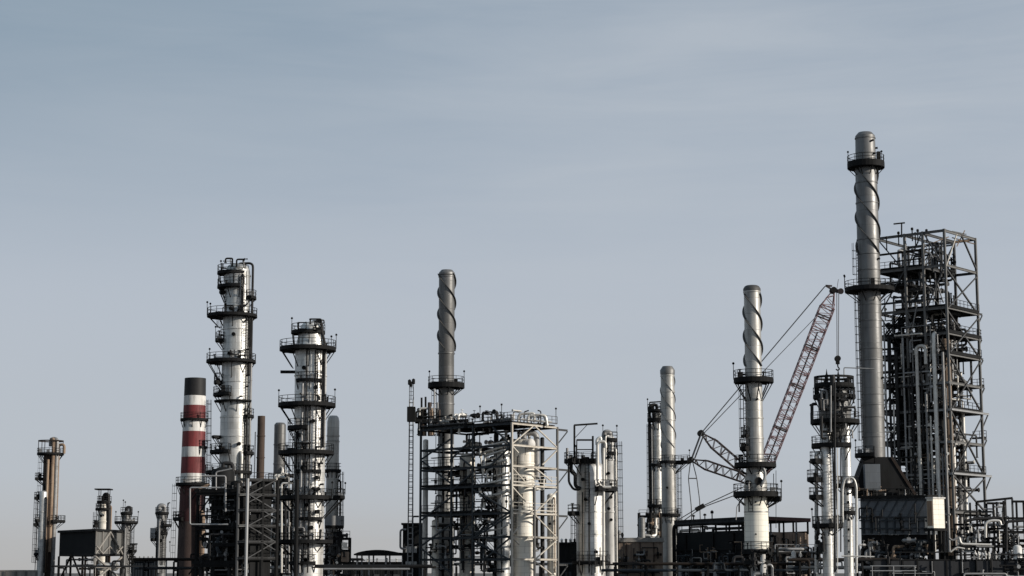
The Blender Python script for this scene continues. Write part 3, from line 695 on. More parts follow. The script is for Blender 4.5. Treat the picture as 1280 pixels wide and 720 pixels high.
# ---------------------------------------------------------------- dark stair tower and process block under tower A
f = Frame('stair_tower', 'narrow dark steel tower with zigzag braces and one pale post between the distillation towers', 'steel structure', 308.5, 660, 272, 12, 60, [308.5, 297], [308.5, 346])
W2 = f.t[1]; lv = [599, 618, 637.5, 657, 677, 697.5]
f.part('post', MB().prism(f.P(0, 0, f.z(598) / 2), f.L * .11, f.R * .11, (0, 0, f.z(598) / 2)), 'galv', label='pale grey front post')
f.part('post', MB().prism(f.P(f.s[1], 0, f.z(604) / 2), f.L * .11, f.R * .11, (0, 0, f.z(604) / 2)), 'steel')
for s, t in ((0, W2), (f.s[1], W2), (-3, W2), (0, W2 / 2)): f.part('post', MB().prism(f.P(s, t, f.z(599) / 2), f.L * .15, f.R * .15, (0, 0, f.z(599) / 2)), 'dark')
for i, py in enumerate(lv):
    z = f.z(py)
    f.part('beam', MB().ibeam(f.P(0, .2, z), f.P(0, W2 - .2, z), .22, .32), 'steel'); f.part('beam', MB().ibeam(f.P(.2, 0, z), f.P(f.s[1] - .2, 0, z), .22, .32), 'steel_lt' if i in (1, 3) else 'steel')
    f.deck(z - .17, -0.0, f.s[1], .3, W2, 'dark', rail='R')
    if i + 1 < len(lv):
        zl = f.z(lv[i + 1]); a, b = (0.2, W2 - .2) if i % 2 else (W2 - .2, .2)
        f.part('brace', MB().bar(f.P(-.02, a, z), f.P(-.02, b, zl), .15), 'steel'); f.part('brace', MB().bar(f.P(-.02, W2 / 2, z), f.P(-.02, a if i % 3 else b, (z + zl) / 2), .12), 'steel')
        st = MB()
        for k in (-.4, .4): st.bar(f.P(1.3 + k, 1, zl), f.P(1.3 + k, W2 - 1, z), .08, .25)
        for k in range(9):
            q = f.P(1.3, 1 + (W2 - 2) * (k + .5) / 9, zl + (z - zl) * (k + .5) / 9); st.prism(q, f.L * .38, f.R * .14, (0, 0, .03))
        f.part('stair_flight', st, 'dark')
f.part('dark_backing', MB().quad([f.P(.9, 1.5, 0.5), f.P(.9, W2, 0.5), f.P(.9, W2, f.z(600)), f.P(.9, 1.5, f.z(600))]).quad([f.P(.95, 1.5, f.z(600)), f.P(.95, W2, f.z(600)), f.P(.95, W2, .5), f.P(.95, 1.5, .5)]), 'dark')  # added near-black sheet, stands in for shade inside the stair tower

b = Frame('process_block', 'dark block of platforms and pipework below the tallest distillation tower', 'steel structure', 296, 680, 276, 12, 50, [296, 268, 246], [296, 318])
Z = b.z
for s, ht in ((0, 604), (b.s[1], 610), (b.s[2], 612)):
    for t in (0, b.t[1]): b.part('post', MB().prism(b.P(s, t, Z(ht) / 2), b.L * .14, b.R * .14, (0, 0, Z(ht) / 2)), 'dark')
for py, s1 in ((612, b.s[2] + .3), (634, b.s[1] + .6), (655, b.s[2] + .6), (680, b.s[1]), (702, b.s[2] + .5)):
    b.deck(Z(py), -.2, s1, -.3, b.t[1] + .2, 'dark', rail='L', thick=.35)
for py in (612, 655, 702): b.part('beam', MB().ibeam(b.P(0, -.32, Z(py) - .6), b.P(b.s[2], -.32, Z(py) - .6), .2, .4), 'dark')
for p0, p1 in (((268, 614), (250, 640)), ((262, 656), (262, 690)), ((246, 660), (264, 688)), ((290, 634), (270, 655)), ((250, 612), (240, 624)), ((246, 704), (236, 718))): b.brace('L', *p0, *p1, 'dark', .18)
poly(b, 'transfer_pipe', [(281, 604), (281, 609.5), (237.5, 609.5), (237.5, 655.5), (285, 655.5)], 1.0, 274, 'galv', label='pale loop of pipe round the platforms')
poly(b, 'transfer_pipe', [(252, 595), (282, 595), (282, 640)], 1.1, 274, 'pipe_md')
poly(b, 'transfer_pipe', [(262, 700), (262, 668), (292, 668)], 1.3, 274.5, 'pipe_dk'); poly(b, 'transfer_pipe', [(270, 612), (270, 590), (290, 586)], 1.0, 275.5, 'pipe_md')
lim = [(0.2, b.s[2] - .2), (0.1, b.t[1] + 1.5), (1, Z(606))]
add_runs(b, b.P, lim, 46, 11, DL + ('pipe_md', 'pipe_dk'), rmin=.08, rmax=.34, smin=1, smax=5)
add_runs(b, b.P, [(0.2, b.s[2]), (-.2, .8), (4, Z(598))], 22, 12, ('pipe_md', 'pipe_dk', 'galv', 'pipe_dk'), rmin=.06, rmax=.16, smin=.8, smax=3)
for i, (s, t, z0, r, l) in enumerate(((1.2, 2.2, 656, 1.1, 3.4), (2.6, 2.6, 634, .9, 3), (0.7, 2.4, 702, 1.2, 4), (1.6, 2, 680, 1.0, 4))):
    v = Thing('heat_exchanger', ['dark upright exchanger on the mid platform of the process block', 'small dark exchanger on the upper deck of the process block', 'large dark exchanger at the foot of the process block', 'dark exchanger above the bottom deck of the process block'][i], 'heat exchanger', b.P(s, t, Z(z0)))
    q = b.P(s, t, Z(z0) + .6); v.part('shell', MB().drum(q, q + Vector((0, 0, l)), r), 'dark'); v.part('skirt', MB().lathe(q.x, q.y, [(r * .95, q.z - .6), (r * .95, q.z)], 20), 'dark_w')
v = Thing('knockout_drum', 'round topped dark drum beside the foot of the tallest tower', 'drum', W(278, 716, 282)); a, e = W(277, 716, 280.5), W(277, 600, 280.5)
a.z = 0; v.part('shell', MB().drum(a + Vector((0, 0, 1)), W(279, 590, 280.5), M(14, 281), 28), 'dark'); v.part('skirt', MB().lathe(a.x, a.y, [(M(13, 281), 0), (M(13, 281), 1.2)], 24), 'dark')
v.part('outlet_pipe', MB().tube([W(279, 584, 280.5), W(279, 579, 280.5), W(291, 579, 280.5), W(291, 610, 280.5)], .3, 12, bend=.8), 'pipe_dk')

# pipework behind and right of tower B
b = Frame('pipe_structure', 'dark pipe tangle filling the space between stair tower and broad tower', 'steel structure', 366, 680, 300, 10, 60, [366, 330], [366, 372])
for s in b.s:
    for t in (0, 3): b.part('post', MB().prism(b.P(s, t, b.z(600) / 2), b.L * .15, b.R * .15, (0, 0, b.z(600) / 2)), 'dark')
for py in (602, 622, 645, 668, 690): b.deck(b.z(py), 0, b.s[1], 0, 3, 'dark', rail='L', thick=.3)
add_runs(b, b.P, [(0, b.s[1]), (-.5, 3), (1, b.z(590))], 60, 21, MX, rmin=.07, rmax=.3, smin=1, smax=6)
for i, px in enumerate((352, 357, 361)): poly(b, 'transfer_pipe', [(px, 716), (px, 604 + 9 * i), (366, 604 + 9 * i)], 1.2, 298, ('pipe_lt', 'pipe_dk', 'pipe_md')[i])

b = Frame('process_block', 'small block with rusty pink panels and pipes right of the broad tower', 'steel structure', 424, 690, 300, 20, 60, [424, 408], [424, 437])
for s in b.s:
    for t in (0, b.t[1]): b.part('post', MB().prism(b.P(s, t, b.z(672) / 2), b.L * .14, b.R * .14, (0, 0, b.z(672) / 2)), 'dark')
for py in (673, 688, 703): b.deck(b.z(py), 0, b.s[1], 0, b.t[1], 'dark', rail='LR', thick=.25)
b.part('side_panel', MB().prism(b.P(-.05, b.t[1] * .55, b.z(696)), b.L * .05, b.R * b.t[1] * .35, (0, 0, .8)), 'beige')
b.part('side_panel', MB().prism(b.P(-.05, b.t[1] * .45, b.z(682)), b.L * .05, b.R * b.t[1] * .25, (0, 0, .5)), 'pipe_lt')
b.part('side_panel', MB().prism(b.P(b.s[1] * .5, .6, b.z(690)), b.L * b.s[1] * .45, b.R * .05, (0, 0, 3.2)), 'shed')
add_runs(b, b.P, [(0, b.s[1]), (-.3, b.t[1]), (1, b.z(668))], 26, 22, MX + ('rust_lt',), rmin=.07, rmax=.26, smin=.8, smax=3)

# low roof and pipe bridge between the towers and the caged frame
th = Thing('open_shelter', 'low flat roofed open shelter between the broad tower and the caged frame', 'shelter', W(474, 716, 340))
x = lambda px, Y=340: W(px, 700, Y).x
rf = MB(); n = 12; pr = []
for i in range(n + 1):
    k = i / n; pr.append((x(442) + (x(507) - x(442)) * k, ZZ(692.5, 340) + .75 * math.sin(PI * min(1, k * 1.1)) ** .7 if k < .9 else ZZ(690.8, 340)))
for (xa, za), (xb, zb) in zip(pr, pr[1:]):
    rf.quad([(xa, 340, za), (xb, 340, zb), (xb, 352, zb), (xa, 352, za)]); rf.quad([(xa, 340, ZZ(694, 340)), (xa, 352, ZZ(694, 340)), (xb, 352, ZZ(694, 340)), (xb, 340, ZZ(694, 340))]); rf.quad([(xa, 340, ZZ(694, 340)), (xb, 340, ZZ(694, 340)), (xb, 340, zb), (xa, 340, za)])
th.part('roof', rf, 'dark')
for px in (446, 461, 482, 503):
    for Y in (340.5, 351.5): th.part('post', MB().bar((x(px), Y, 0), (x(px), Y, ZZ(694, 340)), .28), 'galv')
th.part('handrail', MB().bar((x(446), 340.3, ZZ(700, 340)), (x(503), 340.3, ZZ(700, 340)), .1), 'pipe_lt')

def pipe_rack(label, px0, px1, Y, levels, n_pipes, seed, mats, step=34, post='dark', depth=4.0, topfree=0):
    rnd = random.Random(seed); X = lambda px: W(px, 708, Y).x
    th = Thing('pipe_rack', label, 'pipe rack', ((X(px0) + X(px1)) / 2, Y + depth / 2, 0), 'pipe racks along the ground')
    n = max(2, int((px1 - px0) / step)); zt = ZZ(min(levels), Y) + topfree
    for i in range(n + 1):
        xx = X(px0 + (px1 - px0) * i / n)
        for yy in (Y, Y + depth): th.part('post', MB().bar((xx, yy, 0), (xx, yy, zt), .26), post)
        for lv in levels: th.part('beam', MB().ibeam((xx, Y + .15, ZZ(lv, Y)), (xx, Y + depth - .15, ZZ(lv, Y)), .2, .28), post)
    for lv in levels:
        for k in range(n_pipes):
            r = rnd.uniform(.08, .26); yy = Y + .35 + (depth - .7) * k / max(1, n_pipes - 1); z = ZZ(lv, Y) + .15 + r
            e0, e1 = X(px0) - rnd.uniform(0, 2), X(px1) + rnd.uniform(0, 2); pts = [(e0, yy, z), (e1, yy, z)]
            if rnd.random() < .5:
                xm = rnd.uniform(e0 + 3, e1 - 3); pts = [(e0, yy, z), (xm, yy, z), (xm, yy, max(.4, z - rnd.uniform(1, 2.5)))]
            if rnd.random() < .4:
                xm = rnd.uniform(e0 + 2, e1 - 5); w_ = rnd.uniform(1.2, 2.2); pts = [(e0, yy, z), (xm, yy, z), (xm, yy, z + 1), (xm + w_, yy, z + 1), (xm + w_, yy, z), (e1, yy, z)]
            th.part('pipe', MB().tube(pts, r, 8), rnd.choice(mats))
    return th
pr = pipe_rack('ground level pipe rack with a long pale pipe, in front of the low open shelter', 405, 530, 262, (711.5,), 5, 1, ('pipe_dk', 'dark', 'pipe_dk', 'dark_w'))
pr.part('pipe', MB().tube([(W(404, 712, 261).x, 261.4, ZZ(711.3, 261)), (W(512, 712, 261).x, 261.4, ZZ(711.3, 261))], .15, 10), 'pipe_md')
pipe_rack('ground level pipe rack below the striped chimney and the tall silver towers', 180, 440, 322, (702, 713), 6, 2, DL)
pipe_rack('ground level pipe rack below the rust brown column and the shed', 74, 190, 372, (710,), 5, 3, MX)

b = box_thing('pump_house', 'low dark pump house with a vent row behind the open shelter', 'building', 428, 516, 704, 372, 9, 'shed', 'dark')
for i in range(7): xx = b.box[0] + 1 + i * 1.9; b.part('roof_vent', MB().lathe(xx, b.box[2] + 1.2, [(.15, b.box[4] + .3), (.15, b.box[4] + .8), (.3, b.box[4] + .82), (.02, b.box[4] + 1.05)], 10), ('galv', 'dark', 'pipe_lt')[i % 3])
for i in range(3): b.part('door', MB().box(b.box[0] + 2 + i * 4, b.box[0] + 3.2 + i * 4, b.box[2] - .06, b.box[2] - .003, .05, 1.7), 'steel')
# ---------------------------------------------------------------- lattice ladder mast and dark block at its foot
th = Thing('ladder_mast', 'slender galvanised lattice mast with a ladder and a dark box near its top', 'mast', W(513.5, 716, 300))
q = lambda px, py, dy=0: W(px + (py - 600) * 0.004, py, 300 + dy)
th.loc.z = 0; th.o.location = th.loc
mb = MB(); hw = 3.0
zt_ = lambda py: ZZ(py, 300)
bx = W(513.5, 600, 300).x; hx = M(3.1, 300)
for sx in (-1, 1):
    for sy in (-1, 1): th.part('post', MB().bar((bx + sx * hx, 300 + sy * hx, 0), (bx + sx * hx * .7, 300 + sy * hx * .7, zt_(500)), .11), 'galv')
rg = MB(); k = 1.0
while k < zt_(503):
    for sy in (-1, 1): rg.bar((bx - hx * .9, 300 + sy * hx * .9, k), (bx + hx * .9, 300 + sy * hx * .9, k), .09)
    for sx in (-1, 1): rg.bar((bx + sx * hx * .9, 300 - hx * .9, k), (bx + sx * hx * .9, 300 + hx * .9, k + .9), .06)
    k += .9
th.part('ladder', rg, 'galv')
ld = MB(); z = zt_(660)
for s in (-.1, .1): ld.bar((bx + s * 3, 299.4, zt_(660)), (bx + s * 3, 299.4, zt_(484)), .07)
while z < zt_(484): ld.bar((bx - .3, 299.4, z), (bx + .3, 299.4, z), .06); z += .6
th.part('climbing_ladder', ld, 'dark')
th.part('equipment_box', MB().box(bx - M(5, 300), bx + M(5, 300), 299.0, 301, zt_(527), zt_(509)), 'dark')
for dx, py in ((-2.6, 481.5), (-.6, 484), (2.4, 480.5)):
    pc = Vector((bx + M(dx, 300), 300, zt_(py))); th.part('antenna', MB().tube([Vector((bx + M(dx, 300), 300, zt_(500))), pc], .05, 6).lathe(pc.x, pc.y, [(.05, pc.z), (.26, pc.z + .1), (.26, pc.z + .8), (.05, pc.z + .95)], 10), 'dark')
b = box_thing('switch_house', 'dark boxy building at the foot of the lattice mast', 'building', 503, 526, 656, 306, 5, 'shed', 'dark')
b.part('door', MB().box(b.box[0] + .5, b.box[0] + 1.5, b.box[2] - .06, b.box[2] - .003, 0.05, 2.2), 'steel')
for z in (2.8, 5.2): b.part('window', MB().box(b.box[0] + .5, b.box[0] + 2.3, b.box[2] - .05, b.box[2] - .003, z, z + 1.0), 'lens')
b.part('outside_pipe', MB().tube([(b.box[0] + .6, b.box[2] - .4, ZZ(662, 306)), (b.box[0] - .35, b.box[2] - .4, ZZ(662, 306)), (b.box[0] - .35, b.box[2] - .4, ZZ(686, 306)), (b.box[0] + .6, b.box[2] - .4, ZZ(686, 306))], .18, 10, bend=.5), 'pipe_md')
b.part('outside_pipe', MB().tube([(b.box[0] + 1.6, b.box[2] - .3, 0), (b.box[0] + 1.6, b.box[2] - .3, ZZ(655, 306) + 1.2), (b.box[0] + 2.6, b.box[2] - .3, ZZ(655, 306) + 1.2)], .14, 8), 'pipe_dk')

# ---------------------------------------------------------------- spiral stack rising behind the frame
c = Column('chimney_stack', 'grey stack with spiral strakes and one railed platform, rising behind the caged frame', 'chimney', 558, 450, 312, G_STK)
c.shell([(341, 10), (442, 10), (443, 9.7), (716, 10.4)], 'stack', cap='chamfer', rings=(346, 442, 505, 522, 541), zb=0)
c.part('top_ring', MB().lathe(c.X, c.Y, [(c.m(10), c.z(345)), (c.m(10.8), c.z(345)), (c.m(10.8), c.z(343.5)), (c.m(10), c.z(343.5))], 40), 'stack_dk')
c.part('lower_jacket', MB().lathe(c.X, c.Y, [(c.m(10.45), .2), (c.m(10.6), .25), (c.m(10.3), c.z(556)), (c.m(9.9), c.z(555.5))], 44), 'alu')
c.strakes(343, 438, 82, h=.30, phase=200); c.platform(480, 23, lamps=(160, 15), thick=.7, drop=1.2)
c.ladder(185, 482, 560); c.nozzle(300, 520, 1.5, 'dark')
# ---------------------------------------------------------------- the caged frame
f = Frame('vessel_cage', 'large open steel cage of posts, beams and braces around pale vessels', 'steel structure', 640, 640, 285, 45, 38, [640, 591, 564, 525.5], [640, 668, 697])
Z = f.z; zt = Z(528)
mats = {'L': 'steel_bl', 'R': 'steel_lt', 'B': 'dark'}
LV = [529, 556, 582, 606, 641, 671, 699]
skip = set()
def cage_posts():  # sunlit face pale, shaded face blue grey, inside dark: light put into colour
    h = .15
    for i, s in enumerate(f.s):
        for j, t in enumerate(f.t):
            top = Z(608) if (i, j) == (0, 1) else zt
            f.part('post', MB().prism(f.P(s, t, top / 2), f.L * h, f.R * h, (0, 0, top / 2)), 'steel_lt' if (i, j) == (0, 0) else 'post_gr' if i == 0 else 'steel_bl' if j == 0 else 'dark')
    for py in LV:
        z = Z(py)
        for j, t in enumerate(f.t):
            mb = MB()
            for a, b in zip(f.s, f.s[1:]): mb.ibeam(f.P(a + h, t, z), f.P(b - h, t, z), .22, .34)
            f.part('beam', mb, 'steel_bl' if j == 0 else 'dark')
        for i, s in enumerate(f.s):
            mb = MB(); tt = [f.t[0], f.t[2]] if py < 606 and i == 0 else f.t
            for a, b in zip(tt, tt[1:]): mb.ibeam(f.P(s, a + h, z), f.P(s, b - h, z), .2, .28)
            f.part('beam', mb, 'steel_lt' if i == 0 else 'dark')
cage_posts()
sL, sR = f.s[-1], f.t[-1]
for py in (529, 606, 641):
    f.deck(Z(py) + .4, .3 if py == 529 else 4.4, f.s[1] - .2, .3, sR - .3, 'dark', rail=None)
f.deck(Z(529) + .42, f.s[1], sL, .3, sR, 'dark', rail='L')
f.deck(Z(606) + .42, f.s[1] + .2, sL, .3, f.t[1], 'dark', rail='L'); f.deck(Z(641) + .42, f.s[1] + .2, sL, .3, f.t[1], 'dark', rail='L'); f.deck(Z(582) + .42, f.s[2], sL, .3, f.t[1], 'dark', rail='L')
rr = MB(); rail_run(rr, [f.P(sL, 0, zt + .45), f.P(0, 0, zt + .45), f.P(0, sR, zt + .45)]); f.part('railing', rr, 'steel')
for py in (606, 641):
    rr = MB(); rail_run(rr, [f.P(-.05, .3, Z(py) + .42), f.P(-.05, sR - .3, Z(py) + .42)]); f.part('railing', rr, 'steel_lt')
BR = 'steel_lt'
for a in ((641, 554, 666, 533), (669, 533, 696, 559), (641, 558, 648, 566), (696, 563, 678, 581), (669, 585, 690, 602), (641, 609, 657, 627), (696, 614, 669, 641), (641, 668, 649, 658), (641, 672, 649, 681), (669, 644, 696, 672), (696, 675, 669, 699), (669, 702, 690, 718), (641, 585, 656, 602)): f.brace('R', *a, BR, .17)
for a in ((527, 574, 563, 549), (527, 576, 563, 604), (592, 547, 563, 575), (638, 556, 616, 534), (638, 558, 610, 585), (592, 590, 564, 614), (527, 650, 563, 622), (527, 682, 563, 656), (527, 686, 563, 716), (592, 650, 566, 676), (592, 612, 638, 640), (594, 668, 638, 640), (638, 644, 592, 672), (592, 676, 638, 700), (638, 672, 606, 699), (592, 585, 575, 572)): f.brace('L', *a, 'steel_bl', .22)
for py in (537, 587, 645, 706):                                       # cantilever brackets beyond the far post
    p = f.on('R', 697, py); e = p + f.R * 2.6; f.part('bracket', MB().ibeam(p + f.R * .2, e, .2, .3).bar(e - Vector((0, 0, .16)), p + f.R * .2 - Vector((0, 0, 2.1)), .14), 'steel')
for px, py in ((600, 514), (627, 509), (695, 512)):
    b = f.on('L', px, py + 18) if px < 640 else f.on('R', px, py + 22)
    c = Vector((b.x, b.y, zt + .4)); f.part('lamp_post', MB().tube([c, c + Vector((0, 0, 2.3))], .05, 6).lathe(c.x, c.y, [(.05, c.z + 2.3), (.15, c.z + 2.36), (.16, c.z + 2.55), (.05, c.z + 2.62)], 10), 'dark')
# stair flights zigzagging behind the left face
for i, (p0, p1) in enumerate(((641, 606), (671, 641), (699, 671))):
    st = MB(); a0, a1 = (f.s[1] + .6, f.s[1] - 3.8) if i % 2 else (f.s[1] - 3.8, f.s[1] + .6); z0, z1 = Z(p0) + .4, Z(p1) + .4
    for k in (.8, 1.6): st.bar(f.P(a0, k, z0), f.P(a1, k, z1), .08, .28); st.bar(f.P(a0, k, z0 + 1), f.P(a1, k, z1 + 1), .06)
    for k in range(12): st.prism(f.P(a0 + (a1 - a0) * (k + .5) / 12, 1.2, z0 + (z1 - z0) * (k + .5) / 12), f.L * .14, f.R * .38, (0, 0, .03))
    f.part('stair_flight', st, 'dark')
# pipes held by the frame
def fp(pts, r, mat, label=None):
    f.part('pipe', MB().tube([f.P(*p) for p in pts], r, 12, bend=max(.35, r * 2.6)), mat, label=label)
s1 = f.s[1]
for i, (py, t, r) in enumerate(((551, 1.0, .30), (556.5, 1.4, .26), (562, .8, .34), (568, 1.5, .26), (574, 1.1, .34), (580.5, 1.3, .28), (599, .9, .34), (615, 1.4, .42), (668, 1.2, .24), (660, .8, .22), (590, 1.6, .25))):
    r *= .6; z = Z(py); fp([(1.6 + .3 * (i % 3), t, z + .5 * (i % 2)), (2.6 + .35 * (i % 2), t, z), (s1 - .7 - .6 * (i % 3), t, z - .6), (s1 - .7 - .6 * (i % 3), t, z - 2.2)], r, ('pipe_lt', 'pipe_lt', 'alu')[i % 3])
add_runs(f, f.P, [(4.6, s1 + 1), (1.4, sR - 1), (2, Z(533))], 46, 31, ('pipe_dk', 'pipe_lt', 'pipe_lt', 'pipe_md', 'dark'), rmin=.09, rmax=.3, smin=1.2, smax=5)
add_runs(f, f.P, [(s1 + 1, sL - .5), (1.0, sR - 1), (2, Z(533))], 30, 32, ('pipe_dk', 'dark', 'pipe_md', 'rust', 'pipe_lt'), rmin=.08, rmax=.26, smin=1.2, smax=5)
add_runs(f, f.P, [(1.6, sL - .5), (.5, 2.2), (2, Z(533))], 70, 35, ('pipe_dk', 'dark', 'steel', 'pipe_md', 'steel_bl', 'galv'), rmin=.04, rmax=.13, smin=.8, smax=4, name='small_pipe')
for py in (566, 595, 625, 655, 685): f.part('cable_tray', MB().prism(f.P((s1 + sL) / 2 - 2, .7, Z(py)), f.L * (sL - s1) * .5, f.R * .3, (0, 0, .07)), 'dark')
add_runs(f, f.P, [(2.5, s1), (f.t[1] + 1.5, sR - .4), (2, Z(590))], 9, 33, ('pipe_lt', 'pipe_dk', 'pipe_md', 'pipe_lt'), rmin=.08, rmax=.22, smin=1.2, smax=5)
add_runs(f, f.P, [(.5, sL - 1), (.5, 4), (zt + .5, zt + 2.0)], 26, 37, ('dark', 'pipe_dk', 'pipe_md', 'pipe_lt', 'dark'), rmin=.08, rmax=.26, smin=.6, smax=3, name='roof_line')
# pipes on the roof deck
for pts, r, mt in (([(648, 533), (648, 518), (668, 516), (668, 528)], 1.7, 'pipe_lt'), ([(660, 531), (660, 519), (682, 519), (684, 532)], 1.9, 'pipe_lt'), ([(652, 524), (690, 528)], 1.5, 'pipe_lt'), ([(574, 543), (574, 532), (581, 529), (592, 530), (592, 541)], 1.6, 'pipe_lt'), ([(655, 533), (655, 515), (661, 513)], .8, 'pipe_dk'), ([(676, 531), (676, 514), (672, 513)], .8, 'pipe_dk'), ([(604, 540), (604, 528), (612, 527), (612, 540)], 1.1, 'pipe_md'), ([(618, 538), (618, 526), (632, 525)], .9, 'pipe_dk'), ([(596, 541), (596, 531), (601, 531)], 1.3, 'dark')):
    poly(f, 'roof_pipe', [(p[0], p[1]) for p in pts], r, 291 if pts[0][0] > 640 else 294, mt)
for px in (650, 664, 673, 681, 610, 582): p = W(px, 526, 292); f.part('valve', MB().lathe(p.x, p.y, [(.05, p.z - 1.2), (.34, p.z - 1.1), (.34, p.z - .4), (.1, p.z - .3), (.1, p.z + .5), (.3, p.z + .5), (.3, p.z + .6), (.02, p.z + .62)], 10), 'dark')

G_V = 'upright vessels inside the caged frame'
def vessel(label, px, py, Y, r, top, mat, rings=(), extra=None, cap='dome'):
    c = Column('pressure_vessel', label, 'pressure vessel', px, py, Y, G_V); c.shell([(top, r), (716, r)], mat, cap=cap, rings=rings, zb=0, seg=32); return c
c = vessel('fat cream vessel standing behind the bright sunlit face of the caged frame', 655, 640, 292.2, 13.2, 556, 'alu_warm', rings=(580, 606, 671))
c.platform(628, 16.5, 200, 265, drop=.8, railmat='steel_lt'); c.riser(330, 606, 700, 1.0, 'pipe_lt', top='in'); c.riser(238, 570, 640, .9, 'pipe_dk', top='in'); c.nozzle(270, 600, 3, 'rust'); c.nozzle(292, 585, 1.6, 'dark'); c.ladder(225, 606, 671)
c.part('top_pipe', MB().tube([c.pol(0, 0, c.z(551)), c.pol(0, 0, c.z(541)), c.pol(c.m(16), 0, c.z(541)), c.pol(c.m(16), 0, c.z(600))], .45, 14, bend=1), 'pipe_md')
c = vessel('cream vessel in the far corner of the caged frame', 689.5, 660, 297.3, 5.6, 620, 'alu_warm', rings=(640, 676)); c.nozzle(260, 632, 1.6, 'rust'); c.nozzle(255, 655, 1.6, 'dark'); c.riser(300, 622, 716, .9, 'rust_lt', top='in')
c = vessel('dark pipe column between the fat cream vessel and the far corner vessel', 678, 640, 296.2, 2.6, 548, 'pipe_dk'); c.platform(600, 5, drop=.6)
c = vessel('grey shaded vessel just behind the bright corner post of the caged frame', 629, 640, 290.8, 8.0, 566, 'alu_pale', rings=(600, 640, 680)); c.riser(260, 576, 716, .8, 'pipe_dk', top='in'); c.nozzle(250, 610, 1.8, 'dark')
c = vessel('orange tinted vessel at the middle of the shaded face of the caged frame', 584, 640, 298.6, 9.5, 572, 'alu_warm', rings=(600, 630, 660)); c.riser(250, 578, 716, 1.0, 'rust', top='in'); c.riser(300, 590, 700, 1.2, 'rust_lt', top='in'); c.nozzle(300, 640, 2.5, 'rust'); c.platform(612, 12, 200, 340, drop=.7)
c = vessel('slim bright vessel low in the shaded corner of the caged frame', 544, 680, 299, 4.4, 652, 'alu_warm', rings=(675, 700))
c = vessel('narrow pale vessel next to the outer shaded post of the caged frame', 531.5, 640, 302.5, 3.4, 551, 'pipe_lt', rings=(580, 610, 640)); c.riser(300, 560, 716, .9, 'pipe_md', top='in')
th = Thing('horizontal_drum', 'pale horizontal drum showing its round end high in the sunlit face of the caged frame', 'drum', W(671, 553, 290.5))
p = f.P(1.0, f.t[1] * 1.08, Z(552)); th.part('shell', MB().drum(p, p + f.L * 5, .85, 28), 'white'); th.part('saddle', MB().prism(p + f.L * 1 - Vector((0, 0, 1.1)), f.L * .2, f.R * .6, (0, 0, .5)).prism(p + f.L * 4 - Vector((0, 0, 1.1)), f.L * .2, f.R * .6, (0, 0, .5)), 'dark')
# rusty equipment on the roof by the mast
th = Thing('vent_cluster', 'rusty vents and stub pipes on the cage roof between mast and spiral stack', 'roof vents', W(535, 540, 305))
for i, (px, t0, b0, r, mt) in enumerate(((527, 497, 545, 1.3, 'dark'), (532, 496, 545, 1.3, 'dark'), (537, 503, 545, 2.4, 'rust'), (543, 486, 545, 1.2, 'galv'), (547, 503, 545, 1.2, 'galv'), (540, 510, 545, 1.6, 'rust_lt'), (524, 520, 545, 1.8, 'dark'), (549, 512, 545, 1.5, 'rust'), (529, 512, 545, 2.0, 'dark_w'))):
    th.part('vent_pipe', MB().tube([W(px, b0, 305), W(px, t0, 305)], M(r, 305), 12), mt)
a, e = W(519, 526, 305), W(549, 526, 305)
pl = th.part('platform', MB().box(a.x, e.x, 303, 307, a.z - .3, a.z), 'dark'); rb = MB(); rail_run(rb, [(a.x, 303.1, a.z), (e.x, 303.1, a.z), (e.x, 306.9, a.z), (a.x, 306.9, a.z)], closed=True); th.part('railing', rb, 'dark', pl)
add_runs(th, lambda s, t, z: Vector((a.x + s, 303 + t, z)), [(0, e.x - a.x), (.2, 3.5), (ZZ(545, 305), ZZ(508, 305))], 16, 44, ('rust', 'rust_lt', 'pipe_dk', 'dark', 'pipe_lt'), rmin=.08, rmax=.22, smin=.5, smax=2)

# ---------------------------------------------------------------- black tank house right of the frame
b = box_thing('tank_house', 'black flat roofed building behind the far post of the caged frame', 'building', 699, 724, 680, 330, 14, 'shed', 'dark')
for i in range(5):
    xx = b.box[0] + .5 + i * .75; b.part('roof_vent', MB().lathe(xx, b.box[2] + 1.5, [(.2, b.box[4] + .3), (.2, b.box[4] + .7), (.32, b.box[4] + .72), (.02, b.box[4] + 1.0)], 10), ('pipe_lt', 'dark')[i % 2])
b.part('door', MB().box(b.box[0] + 1, b.box[0] + 2.1, b.box[2] - .06, b.box[2] - .003, .05, 2.2), 'steel_bl')

# ---------------------------------------------------------------- silver pair with davit
c = Column('process_column', 'wide silver column with a davit crane and a side balcony, clear of the caged frame', 'process column', 738.5, 640, 300, G_COL)
c.shell([(585, 16.5), (592, 17.5), (716, 17.8)], 'alu_pale', cap='dome', rings=(612, 640, 668, 694), zb=0)
c.platform(575, 18, 60, 300, thick=.55, drop=1.6, lamps=(185,), rin=.2); c.platform(575, 33, 150, 225, thick=.5, drop=2)
c.platform(640.5, 29, 165, 215, thick=.4, drop=1.4); c.platform(610, 33, -75, 20, thick=.55, drop=2.2)
c.platform(703, 24, 180, 360, thick=.3)
c.part('support_ring', MB().lathe(c.X, c.Y, [(c.m(9), c.z(588)), (c.m(9), c.z(576))], 24), 'dark')
p0 = W(718, 575, 298); c.part('davit', MB().tube([p0, W(718, 531.5, 298)], .16, 10).bar(W(717.5, 531.5, 298), W(747, 529.5, 298), .2, .28).bar(W(719, 547, 298), W(734, 531, 298), .1), 'dark')
c.part('top_frame', MB().bar(W(721, 575, 297), W(721, 549.5, 297), .16).bar(W(741, 575, 297), W(741, 545, 297), .3).bar(W(721, 550, 297), W(741, 550, 297), .26).bar(W(721, 562, 297), W(741, 562, 297), .16), 'dark')
